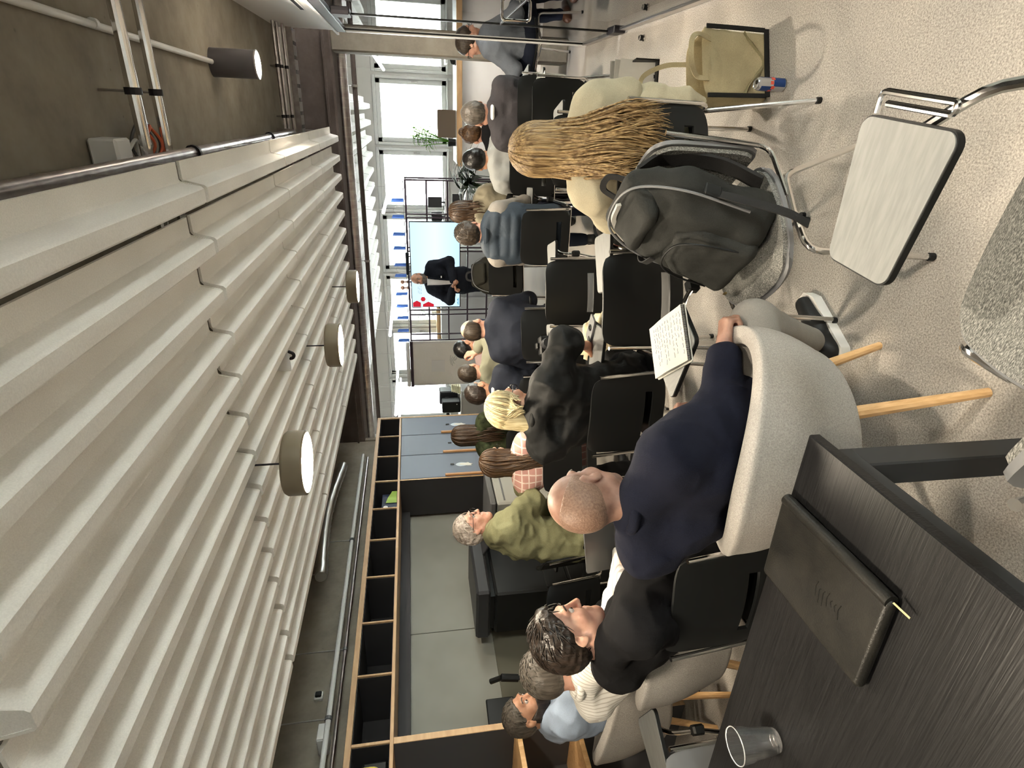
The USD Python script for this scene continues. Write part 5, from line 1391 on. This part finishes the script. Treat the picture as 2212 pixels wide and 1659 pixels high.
def person(label, crown, yaw, pelvis, look=None, pitch=0, roll=0, sk='skin_fair', shirt='black_tee', trousers='trouser_dark', hair=('short', 'hair_dark'), fem=False, girth=1.0, near=False,
           sleeve=.93, rw=None, lw=None, re=None, le=None, knees=None, ankles=None, toes=None, curl=.45, rn=(0, 0, 1), ln=(0, 0, 1), shoe='shoe_black', specs=False, beard=None, face=False,
           collar=None, fold=.006, stand=False, hscale=1.0, neck=None, sw=None, hands=(1, 1), grow=.012, quilt=False, rd=None, ld=None, sole=None):
    hs = (.95 if fem else 1.0) * hscale
    look = yaw if look is None else look
    R = headframe(look, pitch, roll)
    Hc = V3(*crown) - R[:, 2] * .124 * hs
    P = V3(*pelvis)
    t = thing('person', label, 'person', (P[0], P[1], 0))
    O = V3(P[0], P[1], 0)
    Hc, P = Hc - O, P - O
    loc = lambda q: None if q is None else V3(*q) - O
    rw, lw, re, le, neck = map(loc, (rw, lw, re, le, neck))
    b = math.radians(yaw)
    rt, fw, up = V3(math.cos(b), math.sin(b), 0), V3(-math.sin(b), math.cos(b), 0), V3(0, 0, 1)
    N = neck if neck is not None else Hc - R[:, 2] * .128 * hs * .6 - up * .075 * hs - fw * .045 - R[:, 1] * .01
    sp = unit(N - P)
    sw = sw or (.150 if fem else .178)
    S = {s: N - up * .050 + rt * s * sw + fw * .005 for s in (-1, 1)}
    la, lf = (.265, .235) if fem else (.295, .255)
    Wr = {1: rw if rw is not None else P + fw * .30 + rt * .13 + up * (.13), -1: lw if lw is not None else P + fw * .30 - rt * .13 + up * .13}
    E = {}
    for s, e in ((1, re), (-1, le)):
        if e is None:
            E[s], Wr[s] = ik(S[s], Wr[s], la, lf, rt * s * .75 - up * .6 - fw * .35)
        else:
            E[s] = e
    hip = {s: P + rt * s * .088 for s in (-1, 1)}
    if knees is None:
        if stand:
            K = {s: P + rt * s * .095 - up * .42 + fw * .02 for s in (-1, 1)}
        else:
            K = {s: P + fw * .42 + rt * s * .13 - up * .01 for s in (-1, 1)}
    else:
        K = {1: loc(knees[0]), -1: loc(knees[1])}
    if ankles is None:
        A = {s: V3(K[s][0], K[s][1], .09) + (fw * (-.02 if stand else .06)) for s in (-1, 1)}
    else:
        A = {1: loc(ankles[0]), -1: loc(ankles[1])}
    T = {s: V3(A[s][0], A[s][1], .035) + fw * .155 + rt * s * .03 for s in (-1, 1)} if toes is None else {1: loc(toes[0]), -1: loc(toes[1])}
    g = girth * (.90 if fem else 1.0)
    hq = .0085 if near else .012
    def torso(B, gg, arms=1.0, k_=0.0):
        Wt, Ct = lerp(P, N, .38) - fw * .012, lerp(P, N, .70) + fw * .002
        for s in (-1, 1):
            B.cone(P + rt * s * .075 * g, Wt + rt * s * .065 * g, .118 * g * gg - k_, .104 * g * gg - k_, .05)
            B.cone(Wt + rt * s * .065 * g, Ct + rt * s * .085, .104 * g * gg - k_, .112 * g * gg - k_, .05)
            B.cone(Ct + rt * s * .085, S[s] - rt * s * .03, .112 * g * gg - k_, .072 - k_, .05)
            B.cone(S[s] - rt * s * .02, lerp(N, S[s], .25) + up * .028, .060 - k_, .052 - k_, .05)
            if arms > 0:
                B.cone(S[s], lerp(S[s], E[s], min(1, arms * 2)), .064 - k_, .052 - k_, .045)
                if arms > .5:
                    B.cone(E[s], lerp(E[s], Wr[s], (arms - .5) * 2), .051 - k_, .036 - k_, .03)
        if fem:
            B.cone(Ct + rt * .06 + fw * .08, Ct - rt * .06 + fw * .08, .06 - k_, .06 - k_, .05)
        return B
    # the body under the clothes, one surface with head and hands
    key = (fem, near or face)
    if key not in HEADS:
        HEADS[key] = head_blend(fem).build(.0045 if near or face else .0065)
    B = torso(Blend(), 1.0, 0.0, .026)
    for s in (-1, 1):
        B.cone(S[s], E[s], .044, .036, .03).cone(E[s], Wr[s], .038 if sleeve < 1 else .034, .026, .03)
        B.cone(hip[s], K[s], .072 * g, .050, .04).cone(K[s], A[s], .048, .034, .03)
    B.cone(N, Hc - R[:, 2] * .08 * hs, .058, .050, .03)
    ms = [B.build(.015), place(HEADS[key], R, Hc, hs)]
    for s, on, nn, dv in ((1, hands[0], rn, rd), (-1, hands[1], ln, ld)):
        if on:
            ms.append(hand(Wr[s], (Wr[s] - E[s]) if dv is None else V3(*dv), nn, s == 1, curl, hs * 1.0, .0055 if near or face else .007))
    part(t, 'body', weld(*ms), sk, True)
    # clothes
    m = torso(Blend(), 1.0, sleeve).build(hq, grow)
    if quilt:
        pass
    part(t, 'shirt', wrinkle(m, fold, 9, len(label), ridge=.8), shirt, True)
    B = Blend()
    for s in (-1, 1):
        B.cone(hip[s], K[s], .098 * g, .064, .04)
        B.cone(K[s], lerp(K[s], A[s], .93), .064, .050, .03)
    B.cone(hip[1], hip[-1], .115 * g, .115 * g, .05)
    part(t, 'trousers', wrinkle(B.build(hq * 1.1, .004), fold * .8, 8, len(label) + 3, ridge=.7), trousers, True)
    for s in (-1, 1):
        hl = V3(A[s][0], A[s][1], .045) - unit(T[s] - A[s]) * .045 * V3(1, 1, 0)
        B = Blend().chain([hl, lerp(hl, T[s] + up * .015, .5), T[s] + up * .012], [.042, .043, .034], .02).cone(A[s], hl, .040, .038, .02)
        sh = part(t, 'shoe', B.build(.010), shoe, True)
        if sole:
            dv = unit((T[s] - hl) * V3(1, 1, 0))
            sd = np.cross(dv, up)
            q = [hl - dv * .05 + sd * .035, hl - dv * .02 + sd * .052, T[s] + sd * .05, T[s] + dv * .05 + sd * .02, T[s] + dv * .05 - sd * .02, T[s] - sd * .05, hl - dv * .02 - sd * .052, hl - dv * .05 - sd * .035]
            part(sh, 'sole', rprism([x[:2] for x in q][::-1], .012, .040, .0), sole)
            for i in range(9):
                c = lerp(hl - dv * .03, T[s] + dv * .02, i / 8) - sd * .050
                part(sh, 'sole_notch', trimesh.creation.box((.012, .012, .016), trimesh.transformations.translation_matrix((c[0], c[1], .018))), shoe)
    if collar:
        a = np.linspace(0, 2 * np.pi, 25)
        cc = N + up * .040
        part(t, 'collar', tube(cc + np.outer(np.cos(a), rt) * .060 + np.outer(np.sin(a), fw) * .062 + np.outer(-.012 * np.sin(a), up), .016, 10, False), collar, True)
    # hair and face
    kind, hm = hair[0], hair[1]
    opt = hair[2] if len(hair) > 2 else {}
    if kind == 'short':
        part(t, 'hair', place(short_hair(seed=len(label), h=.0045 if near else .006, **{k: v for k, v in opt.items() if k != 'tuft'}), R, Hc, hs), hm, True)
        if (near or face or 'tuft' in opt) and 'stubble' not in hm:
            part(t, 'hair_strands', place(tufts(opt.get('tuft', 420), opt.get('th', .01), opt.get('top', 0), HAIRLINE, opt.get('low', 0), len(label), ring=opt.get('ring', False), front=opt.get('front', 0) * .3, length=.045 if opt.get('th', .01) > .011 else .02), R, Hc, hs), hm, True)
    elif kind == 'long':
        part(t, 'hair', place(shell_long(opt.get('th', .012)), R, Hc, hs), hm, True)
        o = {k: v for k, v in opt.items() if k != 'th'}
        part(t, 'hair_strands', locks(Hc, R, back=-fw, hs=hs, seed=len(label), **o), hm, True)
    elif kind == 'bun':
        part(t, 'hair', place(short_hair(.014, amp=.004, seed=4, h=.006), R, Hc, hs), hm, True)
        B = Blend().ell((0, -.055, .125), (.040, .038, .034), k=.01)
        part(t, 'bun', place(wrinkle(B.build(.005), .007, 40, 2, ridge=.6), R, Hc, hs), hm, True)
    if face or near:
        for s in (-1, 1):
            e = part(t, 'eye', place(move(trimesh.creation.icosphere(2, .0115), (s * .031, .081, .009)), R, Hc, hs), 'eye_white', True)
            part(e, 'iris', place(move(trimesh.creation.icosphere(1, .0072), (s * .031, .0875, .009)), R, Hc, hs), 'iris', True)
            part(t, 'eyebrow', place(tube(spline([(s * .014, .097, .032), (s * .032, .098, .038), (s * .050, .084, .032)], 4), [.003] * 8 + [.002], 6), R, Hc, hs), hm if 'stubble' not in hm else 'hair_grey')
    if specs:
        glasses(t, R, Hc, hs)
    if beard:
        B = Blend().ell((0, .034, -.030), (.064, .064, .084), k=.02)
        for s in (-1, 1):
            B.cone((0, .066, -.098), (s * .050, .004, -.055), .030, .031, .02)
            B.cone((s * .050, .004, -.055), (s * .070, .004, -.01), .016, .012, .02)
        B.cut((0, .12, -.063), .026, .006)
        part(t, 'beard', place(wrinkle(B.build(.005, .003, clips=[lambda X, Y, Z: Z - np.interp(Y, [-.02, .03, .06, .1], [.0, -.03, -.048, -.040]), lambda X, Y, Z: -.012 - Y]), .002, 40, 2), R, Hc, hs), beard, True)
    return t, dict(O=O, P=P, N=N, S=S, E=E, Wr=Wr, Hc=Hc, R=R, rt=rt, fw=fw, up=up)

LONG = lambda n, z, **k: ('long', k.pop('m'), dict(n=n, zend=z, vol=k.pop('vol', .022), r=k.pop('r', .006), **k))
# front row
person('bald man in a navy sweatshirt seen from behind, his fist resting on his knee', (-1.03, 1.32, 1.262), -6, (-.93, 1.46, .52), 2, 4, -4, 'skin_bald', 'navy_sweat', 'trouser_grey',
       ('short', 'hair_stubble', dict(th=.0012, amp=.0006, ring=True)), girth=1.12, near=True, rw=(-.665, 1.585, .635), re=(-.79, 1.40, .72), rd=(.80, .50, -.18), knees=((-.60, 1.66, .50), (-1.08, 1.84, .53)), ankles=((-.765, 1.85, .10), (-1.1, 1.95, .10)),
       toes=((-.665, 2.02, .035), (-1.08, 2.12, .035)), curl=1.15, collar='navy_sweat', fold=.007, sw=.19, sole='sole_white', grow=.016)
person('dark-haired man in a black T-shirt looking to the right', (-1.64, 1.37, 1.245), -18, (-1.50, 1.55, .52), -50, 6, 4, 'skin_fair', 'black_tee', 'trouser_olive',
       ('short', 'hair_dark', dict(th=.014, top=.012, amp=.005, front=1, scale=22)), near=True, sleeve=.34, rw=(-1.66, 1.87, .735), lw=(-1.86, 1.84, .735), knees=((-1.36, 1.98, .58), (-1.80, 1.98, .60)), fold=.008, grow=.018)
person('man in a striped white shirt with cropped greying hair, seen from behind', (-2.10, 1.60, 1.24), -8, (-2.03, 1.80, .52), -14, 8, 0, 'skin_ruddy', 'stripe_shirt', 'trouser_navy',
       ('short', 'hair_grey', dict(th=.006, amp=.002)), near=True, collar='stripe_shirt', fold=.008)
person('bearded man in a pale blue shirt resting his chin on his hand', (-2.92, 1.95, 1.235), -30, (-2.90, 2.03, .52), -66, 4, 3, 'skin_tan', 'sky_shirt', 'trouser_dark',
       ('short', 'hair_grey', dict(th=.008, amp=.003)), face=True, beard='hair_dark', rw=(-2.74, 2.02, .98), curl=1.0, rn=(.3, -1, .2), rd=(-.2, -.05, 1), fold=.010, grow=.018)
person('grey-haired man in an olive jacket and glasses looking to the right', (-2.56, 3.08, 1.405), -42, (-2.74, 3.05, .56), -72, 2, 0, 'skin_ruddy', 'olive_jacket', 'trouser_dark',
       ('short', 'hair_silver', dict(th=.013, top=.010, amp=.010, scale=26)), face=True, specs=True, rw=(-2.46, 3.38, .90), fold=.018, grow=.030, collar='olive_jacket', rd=(.4, .8, .35))
person('woman with long brown hair in a pink checked shirt', (-2.20, 3.35, 1.205), 16, (-2.18, 3.40, .52), -22, 6, 6, 'skin_fair', 'check_shirt', 'white_shirt',
       LONG(170, .72, m='hair_chestnut', r=.008, vol=.022, width=.09, spread=.05, parting=.01), fem=True, specs=True, fold=.007)
person('woman with brown hair and a khaki top sitting by the blue lockers', (-2.80, 4.70, 1.315), 20, (-2.94, 4.80, .52), 8, 4, 0, 'skin_fair', 'khaki_top', 'trouser_dark',
       LONG(130, .86, m='hair_brown', r=.009, vol=.022, width=.10), fem=True)
person('blonde person in a black jacket and glasses, bare forearm on the tablet', (-1.315, 2.52, 1.278), 4, (-1.31, 2.60, .52), -30, 16, 4, 'skin_tan', 'satin_black', 'trouser_dark',
       LONG(330, 1.125, m='hair_bob', r=.0055, vol=.020, width=.078, spread=.02, zvar=.025, wave=.004, open_=66, steps=7, off=.085, parting=.015), fem=True, near=True, specs=True, sleeve=.64, rw=(-1.10, 2.70, .74), re=(-1.01, 2.53, .90), fold=.016, grow=.026, collar='satin_black', sw=.17, curl=.7)
person('dark-haired man with a white collar behind the blonde person in black', (-2.12, 4.25, 1.245), 18, (-2.14, 4.30, .52), -10, 4, 0, 'skin_tan', 'blue_shirt', 'trouser_dark', ('short', 'hair_dark', dict(th=.008)), collar='white_shirt')
person('man in a sage green shirt holding his hand to his cheek', (-2.24, 4.92, 1.250), 18, (-2.26, 4.95, .52), 0, 6, 0, 'skin_fair', 'sage_shirt', 'trouser_navy', ('short', 'hair_mid', dict(th=.008)), rw=(-2.10, 5.06, 1.06), rd=(-.2, .1, 1), curl=.8)
person('person with short dark hair in a pale pink shirt', (-2.25, 5.56, 1.245), 14, (-2.24, 5.60, .52), -20, 4, 0, 'skin_tan', 'pink_shirt', 'trouser_dark', ('short', 'hair_black', dict(th=.012)))
person('balding man in a dark blue shirt seen from behind', (-1.60, 4.36, 1.272), 18, (-1.64, 4.32, .52), -6, 6, 0, 'skin_fair', 'blue_shirt', 'trouser_dark', ('short', 'hair_mid', dict(th=.004, amp=.002, ring=True)), girth=1.12, fold=.005, grow=.020)
pd, J = person('standing presenter in a dark navy suit with clasped hands, before the screen', (-2.335, 8.60, 1.685), 183, (-2.36, 8.60, .90), 175, 4, 0, 'skin_tan', 'suit_navy', 'suit_navy', ('short', 'hair_stubble', dict(th=.0012, amp=.0006, ring=True)), face=True, stand=True,
       rw=(-2.40, 8.40, 1.06), lw=(-2.36, 8.39, 1.04), re=(-2.66, 8.55, 1.10), le=(-2.05, 8.55, 1.10), beard='hair_grey', fold=.008, grow=.02, curl=.9, specs=False)
q = lambda x, y, z: tuple(x * J['rt'] + y * J['fw'] + (0, 0, z))
Nz = J['N'][2]
part(pd, 'shirt_front', sheet(np.array([[np.asarray(q(u * .055 * (1 - .45 * v), .088 + .042 * math.sin(min(1, 1.6 * v) * 1.57), Nz + .03 - .44 * v)) for v in np.linspace(0, 1, 12)] for u in np.linspace(-1, 1, 7)]), .006), 'white_shirt', True)
for s in (-1, 1):
    part(pd, 'lapel', sheet(np.array([[np.asarray(q(s * (.05 + .035 * u) * (1 - .5 * v), .098 + .042 * math.sin(min(1, 1.6 * v) * 1.57), Nz + .02 - .36 * v)) for v in np.linspace(0, 1, 10)] for u in (0, .5, 1)]), .006), 'suit_navy', True)
    part(pd, 'cuff', tube([lerp(J['E'][s], J['Wr'][s], .9), lerp(J['E'][s], J['Wr'][s], 1.0)], .036, 14), 'white_shirt')
part(pd, 'pocket_square', sheet(np.array([[np.asarray(q(-.10 + .03 * u, .135, 1.22 + .02 * v)) for v in (0, 1)] for u in (0, .5, 1)]), .004), 'white_shirt')
vt, J = person('man in a blue-grey quilted vest seen from behind', (-.845, 4.46, 1.300), 2, (-.85, 4.50, .52), -8, 4, 0, 'skin_fair', 'vest_under', 'trouser_navy', ('short', 'hair_mid', dict(th=.012, amp=.005, tuft=420)), fold=.004, grow=.004)
def quilted(J):
    B = Blend()
    P, N, rt, fw = J['P'], J['N'], J['rt'], J['fw']
    for s in (-1, 1):
        B.cone(P + rt * s * .08 + (0, 0, .02), lerp(P, N, .38) + rt * s * .075, .132, .122, .05)
        B.cone(lerp(P, N, .38) + rt * s * .075, lerp(P, N, .70) + rt * s * .092, .122, .128, .05)
        B.cone(lerp(P, N, .70) + rt * s * .092, J['S'][s] - rt * s * .045 + (0, 0, .01), .128, .072, .05)
        B.cone(J['S'][s] - rt * s * .05, lerp(N, J['S'][s], .3) + (0, 0, .03), .066, .058, .05)
    m = B.build(.010, .014)
    v, n = np.array(m.vertices), m.vertex_normals
    z = v[:, 2]
    lat = np.abs((v - N) @ rt)
    k = np.clip((.185 - lat) / .05, 0, 1)
    return trimesh.Trimesh(v + n * (k * .012 * np.abs(np.sin(z * math.pi / .075)) - .002)[:, None], m.faces, process=False)
part(vt, 'quilted_vest', quilted(J), 'vest_blue', True)
a = np.linspace(0, 2 * np.pi, 25)
part(vt, 'vest_collar', tube(J['N'] + (0, 0, .055) + np.outer(np.cos(a), J['rt']) * .068 + np.outer(np.sin(a), J['fw']) * .068, .024, 8, False), 'vest_blue')
person('woman with shoulder-length brown hair in a beige jacket', (-.815, 5.26, 1.285), 6, (-.80, 5.30, .52), -4, 4, 0, 'skin_fair', 'beige_jacket', 'trouser_dark', LONG(120, 1.00, m='hair_brown', r=.009, vol=.020, width=.085), fem=True, fold=.012, grow=.022)
person('man with black hair in a white shirt', (-.37, 5.12, 1.185), 12, (-.42, 5.16, .50), 14, 6, 0, 'skin_tan', 'light_shirt', 'trouser_dark', ('short', 'hair_black', dict(th=.012)), fold=.010, grow=.018)
person('woman with a hair bun and a black top', (-.205, 5.92, 1.130), 10, (-.22, 5.98, .48), 30, 4, 0, 'skin_fair', 'black_tee', 'trouser_dark', ('bun', 'hair_chestnut'), fem=True)
person('grey-haired man in a dark grey sweater with a white collar', (-.02, 4.76, 1.232), 10, (-.02, 4.84, .52), 14, 4, 0, 'skin_fair', 'grey_sweater', 'trouser_dark', ('short', 'hair_grey', dict(th=.007, amp=.003)), collar='white_shirt', fold=.010, grow=.018, girth=1.08)
bl, J = person('woman with very long blonde hair in a cream top', (-.135, 2.47, 1.195), 12, (-.17, 2.55, .52), 12, 8, 0, 'skin_fair', 'cream_top', 'trouser_dark',
       LONG(950, .70, m='hair_blonde', r=.0047, vol=.034, width=.125, spread=.05, zvar=.08, wave=.016, open_=58, steps=16, off=.215), fem=True, near=True, fold=.007, grow=.018, rw=(.06, 2.78, .70), re=(.075, 2.46, .76), le=(-.40, 2.52, .74), lw=(-.34, 2.72, .68), sw=.165)
part(bl, 'cardigan_drape', wrinkle(Blend().chain([V3(.17, -.08, .80), V3(.225, -.10, .66), V3(.235, -.13, .54), V3(.235, -.16, .46)], [.05, .065, .05, .025], .04).cone(V3(.12, -.04, .78), V3(.2, .03, .62), .06, .06, .05).build(.009), .016, 9, 3, ridge=.7), 'cream_top', True)
p20, J = person('woman in a grey top with dark hair seen half through the glass wall', (.545, 6.12, 1.165), 55, (.60, 6.10, .50), 70, 8, 0, 'skin_fair', 'grey_top', 'trouser_navy', ('short', 'hair_mid', dict(th=.012, low=.03)), fem=True, specs=True, fold=.010, grow=.02, shoe='shoe_brown')
dup(c_mid1, (.62, 6.10, 0), 55, 'black chair under the woman behind the glass wall', G)
